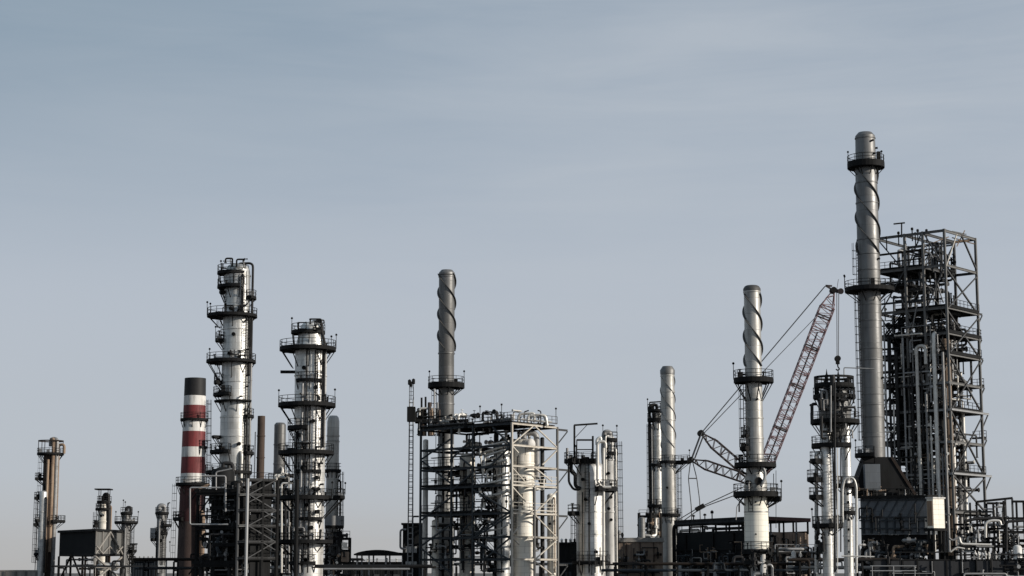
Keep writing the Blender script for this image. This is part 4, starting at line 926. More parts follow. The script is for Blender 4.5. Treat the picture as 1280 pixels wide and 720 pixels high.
poly(c, 'overhead_pipe', [(746, 556), (746, 549), (751, 546), (751, 552)], 1.8, 297, 'pipe_lt')
poly(c, 'down_pipe', [(757, 560), (757, 552), (747, 552), (747, 602), (752, 609), (764, 609)], 1.9, 296.4, 'pipe_lt', bend=1.0)
poly(c, 'down_pipe', [(754.5, 560), (754.5, 716)], 1.7, 297, 'pipe_lt'); poly(c, 'down_pipe', [(714, 574), (714, 590), (719, 593), (719, 608), (726, 611)], 2.2, 298.5, 'pipe_dk'); poly(c, 'down_pipe', [(711, 574), (711, 603), (717, 612), (724, 612)], 1.5, 298, 'pipe_dk')
poly(c, 'down_pipe', [(736.5, 590), (736.5, 716)], 1.0, 297.6, 'pipe_dk'); poly(c, 'down_pipe', [(728, 615), (728, 716)], .8, 297.8, 'pipe_dk'); poly(c, 'down_pipe', [(724, 690), (724, 716)], .8, 296.5, 'pipe_dk'); poly(c, 'down_pipe', [(744, 686), (744, 716)], .7, 296.5, 'pipe_dk'); poly(c, 'down_pipe', [(750, 684), (750, 716)], .7, 296.5, 'pipe_dk'); poly(c, 'down_pipe', [(709, 560), (709, 574)], 1.6, 298, 'pipe_md')
for az, py in ((250, 625), (262, 655), (285, 690), (240, 600)): c.nozzle(az, py, 2.0, 'dark')
c.ladder(255, 576, 640); c.ladder(200, 642, 716)
rk = MB(); rail_run(rk, [W(722, 702, 294.5), W(760, 702, 294.5)], h=1.6); c.part('railing', rk, 'dark')
c = Column('process_column', 'slim pale column with dark nozzles, tucked behind the wide silver column', 'process column', 763, 620, 306, G_COL)
c.shell([(548, 5.8), (556, 7), (716, 7.2)], 'white', cap='dome', rings=(575, 600, 640), zb=0, seg=28)
c.platform(549, 9.5, thick=.4, lamps=(20, 200)); c.platform(566, 10, 250, 400, drop=1)
c.part('top_pipe', MB().tube([c.pol(0, 0, c.z(548)), c.pol(0, 0, c.z(540)), c.pol(c.m(7), 190, c.z(540)), c.pol(c.m(9), 200, c.z(560)), c.pol(c.m(9), 220, c.z(600))], .42, 12, bend=.8), 'pipe_md')
for py in (572, 592, 606, 622, 636, 650): c.nozzle(255 + (py % 4) * 8, py, 1.9, 'dark')
c.ladder(345, 552, 716); c.riser(320, 560, 716, 1, 'pipe_lt', top='in'); c.riser(232, 545, 610, 1.3, 'pipe_lt', top='in')

# ---------------------------------------------------------------- stack and column pair behind the crane
c = Column('chimney_stack', 'smooth silver stack with dark hooded top and faint spiral, near the crane struts', 'chimney', 835.5, 560, 360, G_STK)
c.shell([(461, 6.5), (462, 8.6), (575, 9), (640, 9.3), (716, 9.6)], 'stack_lt', cap='chamfer', rings=(470, 490, 525, 585, 650), zb=0)
c.part('hood', MB().lathe(c.X, c.Y, [(c.m(9.2), c.z(468)), (c.m(9.4), c.z(463)), (c.m(6.2), c.z(458)), (c.m(5.5), c.z(458))], 36), 'stack')
c.strakes(472, 560, 68, h=.16, phase=210, mat='stack', thick=.05)
c.platform(577, 27, -35, 40, drop=2, lamps=(10,)); c.platform(577, 12, 200, 330, drop=1); c.platform(643, 14, drop=1.4); c.ladder(335, 577, 716); c.nozzle(255, 610, 1.4, 'dark')
c = Column('process_column', 'silver column with a black top cage, close beside the smooth hooded stack', 'process column', 822, 600, 366, G_COL)
c.shell([(516, 6.2), (716, 7)], 'alu', cap='flat', rings=(545, 580, 610), zb=0, seg=30)
c.platform(524, 12, thick=.5); c.platform(513, 11.5, thick=.3, rin=.2, lamps=(170,)); c.platform(632, 13); c.platform(581, 10, 200, 340, drop=1)
c.part('top_frame', MB().bar(c.pol(c.m(9), 180, c.z(524)), c.pol(c.m(9), 180, c.z(503)), .2).bar(c.pol(c.m(9), 180, c.z(503)), c.pol(c.m(6), 0, c.z(502)), .25), 'dark')
R = c.m(9.5); c.part('overhead_pipe', MB().tube([c.pol(0, 0, c.z(516)), c.pol(0, 0, c.z(505)), c.pol(R, 188, c.z(507)), c.pol(R, 188, 1)], .3, 12, bend=.9), 'pipe_dk')
c.riser(215, 530, 716, .8, 'pipe_md', top='in'); c.ladder(196, 530, 716)
b = Frame('process_block', 'cluttered pipe block around the foot of the black caged column', 'steel structure', 814, 670, 352, 15, 60, [814, 799], [814, 826])
for s in b.s:
    for t in (0, b.t[1]): b.part('post', MB().prism(b.P(s, t, b.z(641) / 2), b.L * .15, b.R * .15, (0, 0, b.z(641) / 2)), 'dark')
for py in (645, 662): b.deck(b.z(py), 0, b.s[1], 0, b.t[1], 'dark', rail='LR', thick=.3)
add_runs(b, b.P, [(0, b.s[1]), (-.3, 2), (1, b.z(638))], 20, 51, ('pipe_md', 'pipe_dk', 'rust_lt', 'pipe_lt', 'dark'), rmin=.1, rmax=.36, smin=1, smax=4)
v = Thing('pressure_vessel', 'stubby grey vessel at the foot of the black caged column', 'pressure vessel', W(803, 716, 350)); a = W(803, 700, 350); a.z = .8
v.part('shell', MB().drum(a, Vector((a.x, a.y, ZZ(648, 350))), M(4, 350)), 'alu_dull'); v.part('skirt', MB().lathe(a.x, a.y, [(M(3.8, 350), 0), (M(3.8, 350), .9)], 18), 'dark')
# ---------------------------------------------------------------- low buildings in the middle
b = box_thing('concrete_building', 'low beige stained flat roofed building between the wide silver column and dark hall', 'building', 763, 829, 677.5, 335, 14, 'beige', 'conc')
X0, X1, Y0, Y1, Zt = b.box
b.part('parapet', MB().box(X0 - .1, X1 + .1, Y0 - .12, Y0 + .1, Zt + .31, Zt + .75), 'conc')
for i in range(4): x_ = X0 + .5 + i * 2.4; b.part('downpipe', MB().tube([(x_, Y0 - .2, .2), (x_, Y0 - .2, Zt)], .09, 8), 'rust')
add_runs(b, lambda s, t, z: Vector((s, Y0 - t, z)), [(X0, X1), (.35, 1.4), (.6, Zt - .6)], 26, 61, ('pipe_dk', 'dark', 'pipe_md', 'rust'), rmin=.06, rmax=.2, smin=.8, smax=3)
for i, (px, py, r) in enumerate(((774, 668, .35), (778, 671, .25), (768, 673, .3))):
    p = W(px, py, 339); b.part('roof_vent', MB().lathe(p.x, p.y, [(r * .5, Zt + .3), (r * .5, p.z), (r, p.z + .05), (r, p.z + .5), (.02, p.z + .8)], 12), ('galv', 'dark', 'pipe_lt')[i])

hall = Frame('furnace_hall', 'long dark hall with raised thin roof behind the front white based stack', 'building', 947, 690, 312, 66, 41, [947, 846], [947, 1011])
HZ = hall.z; hs, ht = hall.s[1], hall.t[1]; zw, zr = HZ(662), HZ(650)
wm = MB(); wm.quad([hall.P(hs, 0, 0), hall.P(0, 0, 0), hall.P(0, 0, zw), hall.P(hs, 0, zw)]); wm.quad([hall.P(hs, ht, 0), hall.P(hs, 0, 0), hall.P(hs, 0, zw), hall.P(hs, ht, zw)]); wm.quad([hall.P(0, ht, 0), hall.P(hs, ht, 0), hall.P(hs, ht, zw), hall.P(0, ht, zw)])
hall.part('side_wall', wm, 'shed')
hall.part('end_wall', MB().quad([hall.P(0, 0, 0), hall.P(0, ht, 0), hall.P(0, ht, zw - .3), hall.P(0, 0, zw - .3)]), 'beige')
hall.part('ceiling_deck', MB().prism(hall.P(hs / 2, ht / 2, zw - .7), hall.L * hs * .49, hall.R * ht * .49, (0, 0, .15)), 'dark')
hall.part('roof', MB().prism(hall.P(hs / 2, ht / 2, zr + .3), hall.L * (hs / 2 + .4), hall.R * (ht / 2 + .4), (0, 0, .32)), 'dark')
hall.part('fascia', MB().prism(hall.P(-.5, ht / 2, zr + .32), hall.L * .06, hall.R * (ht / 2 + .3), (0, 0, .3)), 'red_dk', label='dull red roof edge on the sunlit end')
for i in range(7):
    s = hs * i / 6
    for t in (.15, ht - .15): hall.part('post', MB().bar(hall.P(s, t, zw - .5), hall.P(s, t, zr), .3), 'dark')
for i in range(1, 4): hall.part('post', MB().bar(hall.P(-.15, ht * i / 4, 0), hall.P(-.15, ht * i / 4, zr), .26), 'dark' if i != 3 else 'galv')
for i in range(5): s = hs * (i * i + 1.5) / 20; hall.part('buttress', MB().prism(hall.P(s, -.14, zw * .48), hall.L * .14, hall.R * .13, (0, 0, zw * .48)), 'dark')
for z in (zw * .35, zw * .66): hall.part('wall_rail', MB().prism(hall.P(hs / 2, -.2, z), hall.L * hs / 2, hall.R * .06, (0, 0, .12)), 'dark')
hall.part('pipe', MB().tube([hall.P(hs + .6, -.3, .5), hall.P(hs + .6, -.3, zr - .2), hall.P(2, -.3, zr - .2)], .34, 12, bend=1.2), 'dark')
for i, (a, c2, z, r) in enumerate(((hs - .5, hs - 7, zw + .35, .26), (hs - 9, hs - 13, zw + .6, .2), (hs - 12, 3, zw + .4, .25), (hs - 4, hs - 10, zw + .9, .16))): hall.part('pipe', MB().tube([hall.P(a, .8, z - .6), hall.P(a, .8, z), hall.P(c2, .8, z), hall.P(c2, .8, z - .6)], r, 10), ('pipe_lt', 'galv', 'pipe_dk', 'pipe_lt')[i])
p = hall.P(4.5, .6, zw + .75); mb = MB(); 
pts = [p + hall.L * math.cos(k * PI / 8) * .9 + Vector((0, 0, math.sin(k * PI / 8) * .9)) for k in range(17)]; hall.part('hose_reel', mb.tube(pts, .2, 8, bend=.1), 'dark')
for s, h in ((hs - 5, .9), (hs - 9, 1.0), (hs - 11.5, 1.5), (3, 1.2)): c0 = hall.P(s, 1, zr + .62); hall.part('roof_vent', MB().lathe(c0.x, c0.y, [(.1, c0.z), (.1, c0.z + h * .6), (.28, c0.z + h * .62), (.28, c0.z + h * .85), (.02, c0.z + h)], 10), 'dark')
add_runs(hall, hall.P, [(1, hs - 1), (-2.2, -.5), (.6, zw * .55)], 42, 62, DL + ('pipe_md', 'steel'), rmin=.06, rmax=.2, smin=.8, smax=4)
add_runs(hall, hall.P, [(-2.2, -.4), (.5, ht - .5), (.8, zw * .95)], 30, 63, ('pipe_dk', 'rust_lt', 'dark', 'pipe_md', 'beige'), rmin=.06, rmax=.2, smin=.8, smax=3)
add_runs(hall, hall.P, [(1, hs - 1), (-1.6, -.35), (1.5, zw * .8)], 44, 66, ('galv', 'pipe_md', 'dark', 'pipe_dk', 'rust_lt'), rmin=.04, rmax=.1, smin=.6, smax=2.5, name='small_pipe')
for i in range(6): c0 = hall.P(hs * (.12 + .15 * i), -1.8, 0); hall.part('settling_pot', MB().lathe(c0.x, c0.y, [(.1, .1), (.5, .3), (.55, 2.2 + .3 * (i % 3)), (.35, 2.7 + .3 * (i % 3)), (.02, 2.8 + .3 * (i % 3))], 16), ('pipe_md', 'dark', 'galv')[i % 3])
# a pipe gallery before the sunlit end of the hall
g2 = Frame('pipe_gallery', 'railed gallery of grey pipes before the rusty end wall of the long dark hall', 'pipe gallery', 972, 700, 290, 60, 80, [972, 960], [972, 1030])
for t in (0, g2.t[1] * .33, g2.t[1] * .66, g2.t[1]):
    for s in g2.s: g2.part('post', MB().prism(g2.P(s, t, g2.z(683) / 2), g2.L * .13, g2.R * .13, (0, 0, g2.z(683) / 2)), 'dark')
g2.deck(g2.z(690), 0, g2.s[1], 0, g2.t[1], 'dark', rail='R', thick=.3, railmat='galv'); g2.deck(g2.z(704), 0, g2.s[1], 0, g2.t[1], 'steel_bl', rail=None, thick=.3)
add_runs(g2, g2.P, [(-.3, g2.s[1]), (0, g2.t[1]), (.7, g2.z(680))], 34, 64, ('pipe_dk', 'galv', 'dark', 'pipe_md', 'rust'), rmin=.06, rmax=.2, smin=.6, smax=3)
for px, py in ((988, 703), (992, 695)): p = W(px, py, 289); v = g2.part('white_tank', MB().lathe(p.x, p.y, [(.02, p.z - .7), (.35, p.z - .65), (.35, p.z + .5), (.2, p.z + .75), (.02, p.z + .8)], 14), 'white')
pipe_rack('ground level pipe rack in deep shade before the long dark hall', 770, 1000, 276, (708, 716), 5, 4, DL)
pipe_rack('ground level pipe rack running past the foot of the caged frame', 570, 745, 318, (708,), 5, 5, DL)

# ---------------------------------------------------------------- front white-based stack
c = Column('chimney_stack', 'front silver stack with spiral top and thick white lower section, before the crane', 'chimney', 942.5, 500, 255, G_STK)
c.shell([(361, 10.2), (497, 10.6), (578, 11), (590, 11.6), (604, 14.2), (686, 14.6), (687, 10), (716, 10)], 'stack_lt', cap='chamfer', rings=(365, 500, 523, 548, 612, 640), zb=0, seg=56)
z0, z1 = c.z(687), c.z(618); c.part('jacket', MB().lathe(c.X, c.Y, [(c.m(14.6), z0 - .03), (c.m(15), z0), (c.m(14.9), z1), (c.m(14.6), z1 + .03)], 56), 'panel')
c.part('top_ring', MB().lathe(c.X, c.Y, [(c.m(10.2), c.z(364)), (c.m(11), c.z(364)), (c.m(11), c.z(361)), (c.m(9), c.z(358)), (c.m(7), c.z(357))], 44), 'stack_dk')
c.strakes(368, 458, 92, h=.26, phase=205)
c.platform(474, 25, thick=.5, drop=2.5, lamps=(170,)); c.platform(580, 26, thick=.45, rail=True, drop=1); c.platform(616, 28, thick=.55, drop=1.2); c.platform(622, 32, -30, 25, thick=.4, lamps=(0,), drop=1)
c.platform(560, 19, 150, 225, thick=.3, drop=1); c.platform(545, 17, 150, 225, thick=.2, drop=.6, braces=False)
c.ladder(205, 476, 580); c.ladder(352, 616, 700, cage=False, off=.2); c.ladder(240, 616, 640, cage=False)
c.nozzle(276, 602, 5.0, 'black', l=.35); c.nozzle(230, 604, 3.2, 'dark', l=.5); c.nozzle(262, 628, 1.2, 'dark', l=.4); c.nozzle(260, 668, 1.0, 'dark', l=.5); c.nozzle(280, 500, 1.3, 'dark', l=.4)
poly(c, 'duct', [(951, 608, 0), (957, 596, 0), (955, 585, 0), (947, 582, 0)], 1.8, 253, 'galv', bend=.6)
poly(c, 'duct', [(924, 640), (924, 628), (929, 622), (933, 622)], 1.0, 253, 'pipe_dk'); poly(c, 'duct', [(920, 650), (921, 633), (926, 626)], .6, 253, 'pipe_md')
poly(c, 'lamp_pole', [(970, 660), (970, 588)], .35, 256, 'dark'); poly(c, 'lamp_pole', [(967, 622), (967, 592)], .45, 255, 'dark'); 
c.platform(688, 19, thick=.5, drop=.8); c.platform(702, 17, thick=.4, drop=.8)
add_runs(c, lambda s, t, z: Vector((c.X + s, c.Y - t, z)), [(-1.9, 1.9), (1.0, 2.2), (1.2, c.z(684))], 20, 71, ('dark', 'pipe_dk', 'dark', 'pipe_md'), rmin=.08, rmax=.24, smin=.5, smax=1.8)
c.riser(290, 690, 716, 3.6, 'white')

# ---------------------------------------------------------------- luffing crane
YC = 335.0
th = Thing('lattice_crane', 'lattice boom crane with hanging hook and rear struts behind the white based stack', 'crane', W(948, 716, YC))
th.loc.z = 0; th.o.location = th.loc
cw = lambda px, py, dy=0.0: W(px, py, YC + dy)
def lattice(name, a, b, w0, w1, d, n, mat, taper=0.12, r=.1, side=None):
    a, b = Vector(a), Vector(b); t = (b - a).normalized(); s = (side or Vector((0, 1, 0))); s = (s - t * s.dot(t)).normalized(); u = t.cross(s)
    def c(k, i, j):
        f = min(1, k / taper + .12, (1 - k) / taper + .12); ww = (w0 + (w1 - w0) * k) * f; dd = d * f
        return a + (b - a) * k + u * (i * ww / 2) + s * (j * dd / 2)
    mb = MB(); ks = [i / n for i in range(n + 1)]
    for i in (-1, 1):
        for j in (-1, 1):
            pp = [c(k, i, j) for k in [0, taper, 1 - taper, 1]]
            for p, q in zip(pp, pp[1:]): mb.tube([p, q], r, 6, caps=True)
    o = th.part(name, mb, mat)
    lb = MB()
    for x, (k, k2) in enumerate(zip(ks, ks[1:])):
        e = 1 if x % 2 else -1
        for j in (-1, 1): lb.bar(c(k, -e, j), c(k2, e, j), r * 1.1)
        for i in (-1, 1): lb.bar(c(k, i, -e), c(k2, i, e), r * 1.1)
        if x % 5 == 0 and x:
            for p, q in (((-1, -1), (1, -1)), ((1, -1), (1, 1)), ((1, 1), (-1, 1)), ((-1, 1), (-1, -1))): lb.bar(c(k, *p), c(k, *q), r * 1.8)
    th.part('lacing', lb, mat, o)
    for kk in (.28, .5, .7, .86) if n > 20 else ():
        fb = MB()
        for p, q in (((-1, -1), (1, -1)), ((1, 1), (-1, 1)), ((1, -1), (1, 1)), ((-1, -1), (-1, 1))): fb.bar(c(kk, *p), c(kk, *q), .24)
        th.part('section_joint', fb, 'crane_dk', o)
    return o
tip = cw(1042, 363); pivot = cw(949, 604)
lattice('luffing_jib', pivot, tip, 2.3, 2.5, 2.4, 44, 'crane', taper=.10, r=.09)
foot = cw(943, 716); foot.z = 3.0
for dy_ in (-.45, .45): th.part('walkway', MB().bar(pivot.lerp(tip, .12) + Vector((0, dy_, 0)), pivot.lerp(tip, .78) + Vector((0, dy_, 0)), .16), 'crane_dk')
lattice('main_boom', foot, pivot, 2.2, 2.2, 2.2, 14, 'crane_dk', taper=.1, r=.12)
s1, s2 = cw(876.5, 541.5), cw(864, 575)
lattice('rear_strut', pivot, s1, 1.6, 1.6, 1.7, 16, 'crane_dk', taper=.22, r=.1); lattice('rear_strut', pivot, s2, 1.6, 1.6, 1.7, 16, 'crane_dk', taper=.22, r=.1)
for s in (s1, s2, tip):
    th.part('sheave', MB().tube([s + Vector((-.1, -.9, 0)), s + Vector((-.1, .9, 0))], .55, 14), 'dark')
hd = MB(); hd.bar(tip, cw(1051, 364.5), .7, .6); hd.bar(tip, cw(1032, 357), .3); hd.tube([cw(1051, 364, -.7), cw(1051, 364, .7)], .55, 12); hd.bar(cw(1032, 357), cw(1040, 357.5), .3); hd.bar(cw(1046, 362), cw(1048, 349), .08)
th.part('jib_head', hd, 'crane_dk')
def rope(a, b, r=.075, n='rope', mat='cable'): th.part(n, MB().tube([a, b], r, 6), mat)
for d in (-.9, .9):
    rope(s1 + Vector((0, d, 0)), cw(1032, 357) + Vector((0, d, 0))); rope(s1 + Vector((.3, d, -.2)), cw(1019, 397, d), .06)
    rope(s2 + Vector((0, d, 0)), s1 + Vector((0, d, 0)), .11); rope(s2 + Vector((.6, d, .2)), s1 + Vector((.6, d, .1)), .07)
for a, b in (((935, 606), (875, 634)), ((935, 613), (876, 635)), ((874, 634), (846, 651)), ((875, 636), (849, 655))): rope(cw(*a), cw(*b), .09)
th.part('tension_block', MB().prism(cw(875, 634.5), (.75, 0, .4), (0, .4, 0), (-.2, 0, .35)), 'dark')
zc = [(863, 578), (860.5, 598), (864, 632), (865, 668)]
th.part('hanging_rope', MB().tube([cw(*q) for q in zc], .085, 6, bend=.5), 'cable'); th.part('hanging_rope', MB().tube([cw(*q) for q in ((866, 578), (871, 598), (874.5, 625), (876, 668))], .085, 6, bend=.5), 'cable'); rope(cw(860.8, 598), cw(871, 598), .1)
rope(cw(1046, 365, -.3), cw(1046.3, 446, -.3), .065, 'hoist_rope'); rope(cw(1048.5, 365, .3), cw(1048, 446, .3), .065, 'hoist_rope')
hb = cw(1047, 449); th.part('hook_block', MB().tube([hb + Vector((0, -.35, .1)), hb + Vector((0, .35, .1))], .55, 14).box(hb.x - .32, hb.x + .32, hb.y - .28, hb.y + .28, hb.z - .9, hb.z - .1).tube([hb + Vector((0, 0, -.9)), hb + Vector((0, 0, -1.4)), hb + Vector((.35, 0, -1.75)), hb + Vector((0, 0, -2.05)), hb + Vector((-.35, 0, -1.8))], .12, 8, bend=.3), 'dark')
bx, by = foot.x, foot.y
th.part('machine_house', MB().box(bx - 5.5, bx + 1.6, by - 1.9, by + 1.9, 1.9, 4.6), 'crane'); th.part('cab', MB().box(bx + .2, bx + 2.4, by - 3.2, by - 1.95, 2.0, 4.3), 'crane')
for s in (-1, 1):
    mb = MB(); o_ = by + s * 3
    for k in range(14): 
        a = PI / 2 + PI * k / 13 if k < 14 else 0
    mb.prism((bx - 1, o_, .75), (4.2, 0, 0), (0, .55, 0), (0, 0, .72)); mb.tube([(bx - 5.2, o_ - .55, .75), (bx - 5.2, o_ + .55, .75)], .72, 16); mb.tube([(bx + 3.2, o_ - .55, .75), (bx + 3.2, o_ + .55, .75)], .72, 16)
    th.part('crawler_track', mb, 'dark')
th.part('car_body', MB().box(bx - 3, bx + 1, by - 2.4, by + 2.4, .8, 1.88), 'dark')

# ---------------------------------------------------------------- tower cluster with the crown of rails
c = Column('process_column', 'pair of slim silver pipes columns joined by black platforms and a crown of rails, under the crane hook', 'process column', 1033, 600, 266.6, G_COL)
c.o['label'] = 'slim silver column with a wide dark head and crown of rails, under the crane hook'
c.shell([(528, 6.8), (716, 7.1)], 'alu_pale', cap='dome', rings=(560, 590, 654, 680), zb=0, seg=32)
hx = W(1043, 500, 268); hz0, hz1 = ZZ(540, 268), ZZ(493, 268)
c.part('head_vessel', MB().lathe(hx.x, hx.y, [(.3, hz0 - 1.8), (M(14, 268), hz0), (M(20, 268), hz0 + 2), (M(20.5, 268), hz1 - .4), (M(17, 268), hz1 + .5), (.05, hz1 + .9)], 36), 'alu_dull')
class Off:  # platforms centred on the head
    pass
hc = Column.__new__(Column); hc.Y = 268; hc.X = hx.x; hc.loc = c.loc; hc.o = c.o; hc.prof = [(M(18, 268), 0), (M(20, 268), 100)]
hc.platform(495, 26.5, thick=.4, drop=1.6); hc.platform(526, 30.5, thick=.45, drop=1.8, lamps=(185,)); hc.platform(556, 30, 130, 300, thick=.45, drop=1.8, rin=.6); hc.platform(481, 25, thick=.35, drop=.8, rin=M(14, 268))
for az in (20, 70, 110, 160, 200, 235, 305, 340): hc.part('crown_post', MB().bar(hc.pol(hc.m(24), az, hc.z(495)), hc.pol(hc.m(24), az, hc.z(472)), .2), 'dark')
hc.part('crown_rail', MB().lathe(hc.X, hc.Y, [(hc.m(23.5), hc.z(473.5)), (hc.m(24.8), hc.z(473.5)), (hc.m(24.8), hc.z(471)), (hc.m(23.5), hc.z(471)), (hc.m(23.5), hc.z(473.5))], 28), 'dark')
for px in (1034, 1048.5): p = W(px, 495, 266); zt2 = ZZ(469, 266); c.part('spire_pipe', MB().lathe(p.x, p.y, [(.22, p.z), (.22, zt2), (.12, zt2 + .2), (.02, zt2 + .9)], 10), 'dark')
p = W(1041.5, 495, 265); zt2 = ZZ(472, 265); c.part('spire_pipe', MB().lathe(p.x, p.y, [(.38, p.z), (.38, zt2), (.28, zt2 + .35), (.02, zt2 + .45)], 14), 'black')
poly(c, 'down_pipe', [(1043.5, 478), (1043.5, 716)], 1.3, 264, 'pipe_dk'); poly(c, 'down_pipe', [(1038.5, 482), (1038.5, 540)], 1.0, 263.6, 'pipe_md'); poly(c, 'down_pipe', [(1046.8, 560), (1046.8, 716)], .7, 263.6, 'pipe_lt'); poly(c, 'down_pipe', [(1051, 560), (1051, 690)], .8, 266, 'pipe_dk')
poly(c, 'down_pipe', [(1027, 566), (1020.5, 566), (1020.5, 716)], 2.4, 267.5, 'alu'); poly(c, 'down_pipe', [(1015, 530), (1015, 505), (1021, 505)], 2.0, 266, 'pipe_dk'); poly(c, 'down_pipe', [(1027, 520), (1027, 548), (1033, 548)], 1.6, 264.5, 'pipe_dk')
for py, r in ((598, 24), (620, 22), (575, 20)): c.platform(py, r, 140, 220, thick=.4, drop=1.1)
c.platform(656, 19, 150, 390, thick=.4, drop=1.1, lamps=(160,)); c.ladder(300, 540, 656, cage=True); c.ladder(335, 560, 716, cage=False); c.lamp(W(1013, 596, 264), 2)
add_runs(c, lambda s, t, z: Vector((c.X + s, c.Y - 1 + t, z)), [(-1.8, -.9), (-.6, .8), (ZZ(700, 265), ZZ(640, 265))], 12, 75, ('dark', 'pipe_dk', 'pipe_md'), rmin=.07, rmax=.2, smin=.5, smax=2)
add_runs(c, lambda s, t, z: Vector((hx.x + s, hx.y - 2.5 + t, z)), [(-2.6, 2.6), (-.4, .5), (ZZ(556, 265), ZZ(485, 265))], 22, 76, ('dark', 'pipe_dk', 'pipe_md', 'pipe_dk'), rmin=.07, rmax=.18, smin=.5, smax=2)
c = Column('process_column', 'bright slim column with silver return bend, beside the crowned column', 'process column', 1058.5, 600, 272, G_COL)
c.shell([(520, 5.6), (716, 6)], 'alu_pale', cap='dome', rings=(560, 600, 640, 670), zb=0, seg=30)
c.platform(606, 15, 180, 380, thick=.35, drop=1); c.platform(640, 10, 200, 340, thick=.3, drop=.8)
poly(c, 'return_bend', [(1053, 660), (1053, 610), (1056, 597), (1067, 597), (1070.5, 608), (1070.5, 716)], 1.6, 269.5, 'alu', bend=1.0)
poly(c, 'down_pipe', [(1063, 650), (1063, 716)], 1.2, 269, 'pipe_lt')
for py in (618, 628, 650, 662, 676, 690): c.nozzle(262 + py % 7, py, 1.6, 'dark', l=.4)
poly(c, 'pipe', [(1052, 695), (1093, 696)], .9, 262, 'pipe_lt')
poly(c, 'service_arm', [(1055, 480), (1055, 459.5), (1093, 461)], .7, 274, 'galv', bend=.2)
# ---------------------------------------------------------------- tallest stack
c = Column('chimney_stack', 'tallest grey stack with high ring platform, spiral strakes and wedge shaped base', 'chimney', 1088.5, 420, 300, G_STK)
c.shell([(170, 12.4), (204, 13.1), (206, 13.6), (365, 14.0), (566, 13.8), (716, 13.8)], 'stack', cap='chamfer', rings=(173, 229, 254, 300, 318, 338, 352, 381, 401, 436, 450, 493, 506, 521, 546), zb=0, seg=56)
c.strakes(209, 318, 112, h=.30, phase=200)
c.platform(204, 23.5, thick=.85, lamps=(150, 20, 35), drop=1.2); c.platform(361, 31, thick=.5, lamps=(175, 160), drop=1.6)
c.platform(568, 24, 130, 260, thick=.45, drop=1.3, lamps=(190,))
c.ladder(200, 305, 361); c.ladder(205, 362, 568, cage=True)
for py, az in ((178, 300), (325, 315), (473, 320), (194, 310), (186, 340)): c.nozzle(az, py, 1.4, 'dark', l=.35)
tp = c.pol(c.m(19), 20, c.z(204)); c.part('instrument', MB().box(tp.x - .3, tp.x + .3, tp.y - .3, tp.y + .3, tp.z + .02, tp.z + 2.1), 'dark')
# wedge transition (breeching)
zt_, zb_ = ZZ(572, 300), ZZ(619, 300)
pr = MB(); A = [(-.3, -2.0, zt_ + .2), (1.9, -2.0, zt_ + .2), (1.9, 2.0, zt_ + .2), (-.3, 2.0, zt_ + .2)]
x0, x1 = W(1063, 619, 300).x - c.X, W(1139, 619, 300).x - c.X
xa, xb = W(1079, 574, 300).x - c.X, W(1111, 574, 300).x - c.X
T4 = [Vector((c.X + q[0], c.Y + q[1], zt_)) for q in ((xa, -1.75), (xb, -1.75), (xb, 2.2), (xa, 2.2))]
B4 = [Vector((c.X + q[0], c.Y + q[1], zb_)) for q in ((x0, -2.6), (x1, -2.6), (x1, 3), (x0, 3))]
for i in range(4): pr.quad([B4[i], B4[(i + 1) % 4], T4[(i + 1) % 4], T4[i]])
pr.quad(T4)
c.part('wedge_base', pr, 'dark')
e = MB().bar(B4[1] + Vector((.1, -.05, 0)), T4[1] + Vector((.1, -.05, 0)), .42); c.part('rusty_edge', e, 'rust'); e = MB().bar(B4[2] + Vector((.1, .05, 0)), T4[2] + Vector((.1, .05, 0)), .3); c.part('rusty_edge', e, 'rust')
c.part('front_box', MB().box(W(1082, 600, 296).x, W(1101, 600, 296).x, 296.2, 298, ZZ(613, 296), ZZ(580, 296)), 'casing')
add_runs(c, lambda s, t, z: Vector((c.X + s, c.Y - 3.6 + t, z)), [(x0, x1), (-.3, .3), (zb_ - 1, zb_ + .9)], 16, 81, ('pipe_dk', 'dark', 'pipe_md', 'rust_lt'), rmin=.06, rmax=.16, smin=.4, smax=2)

# boiler under the stack
b = Frame('waste_heat_boiler', 'dark blue panelled boiler casing with slanting stiffeners at the foot of the tallest stack', 'boiler', 1160, 680, 284, 18, 60, [1160, 1073], [1160, 1172])
z0, z1 = b.z(668), b.z(621); S, T = b.s[1], b.t[1]
b.part('casing', MB().prism(b.P(S / 2, T / 2 + .3, (z0 + z1) / 2), b.L * S / 2, b.R * (T / 2 - .3), (0, 0, (z1 - z0) / 2)), 'casing')
b.part('lower_casing', MB().prism(b.P(S / 2, T / 2 + .6, z0 - 1.6), b.L * S * .47, b.R * (T / 2 - .7), (0, 0, 1.58)), 'dark')
for i in range(7):
    s = S * (.02 + .135 * i); b.part('stiffener', MB().bar(b.P(s + 1.7, .45, b.z(646)), b.P(s + .1, .45, z1 - .2), .16, .2), 'steel_bl')
for py in (624, 646, 650, 660): b.part('band', MB().prism(b.P(S / 2, .42, b.z(py)), b.L * S / 2, b.R * .17, (0, 0, .09)), 'steel_bl')
for i in range(9): b.part('buckstay', MB().prism(b.P(S * (i + .5) / 9, .4, (z0 + b.z(646)) / 2), b.L * .07, b.R * .19, (0, 0, (b.z(646) - z0) / 2 - .2)), 'steel_bl')
for s in (.3, S * .35, S * .68, S - .3):
    for t in (.6, T - .6): b.part('post', MB().prism(b.P(s, t, z0 / 2), b.L * .17, b.R * .17, (0, 0, z0 / 2)), 'dark')
b.deck(z1 + .12, -.3, S + .3, -.2, T, 'dark', rail='LR', thick=.24)
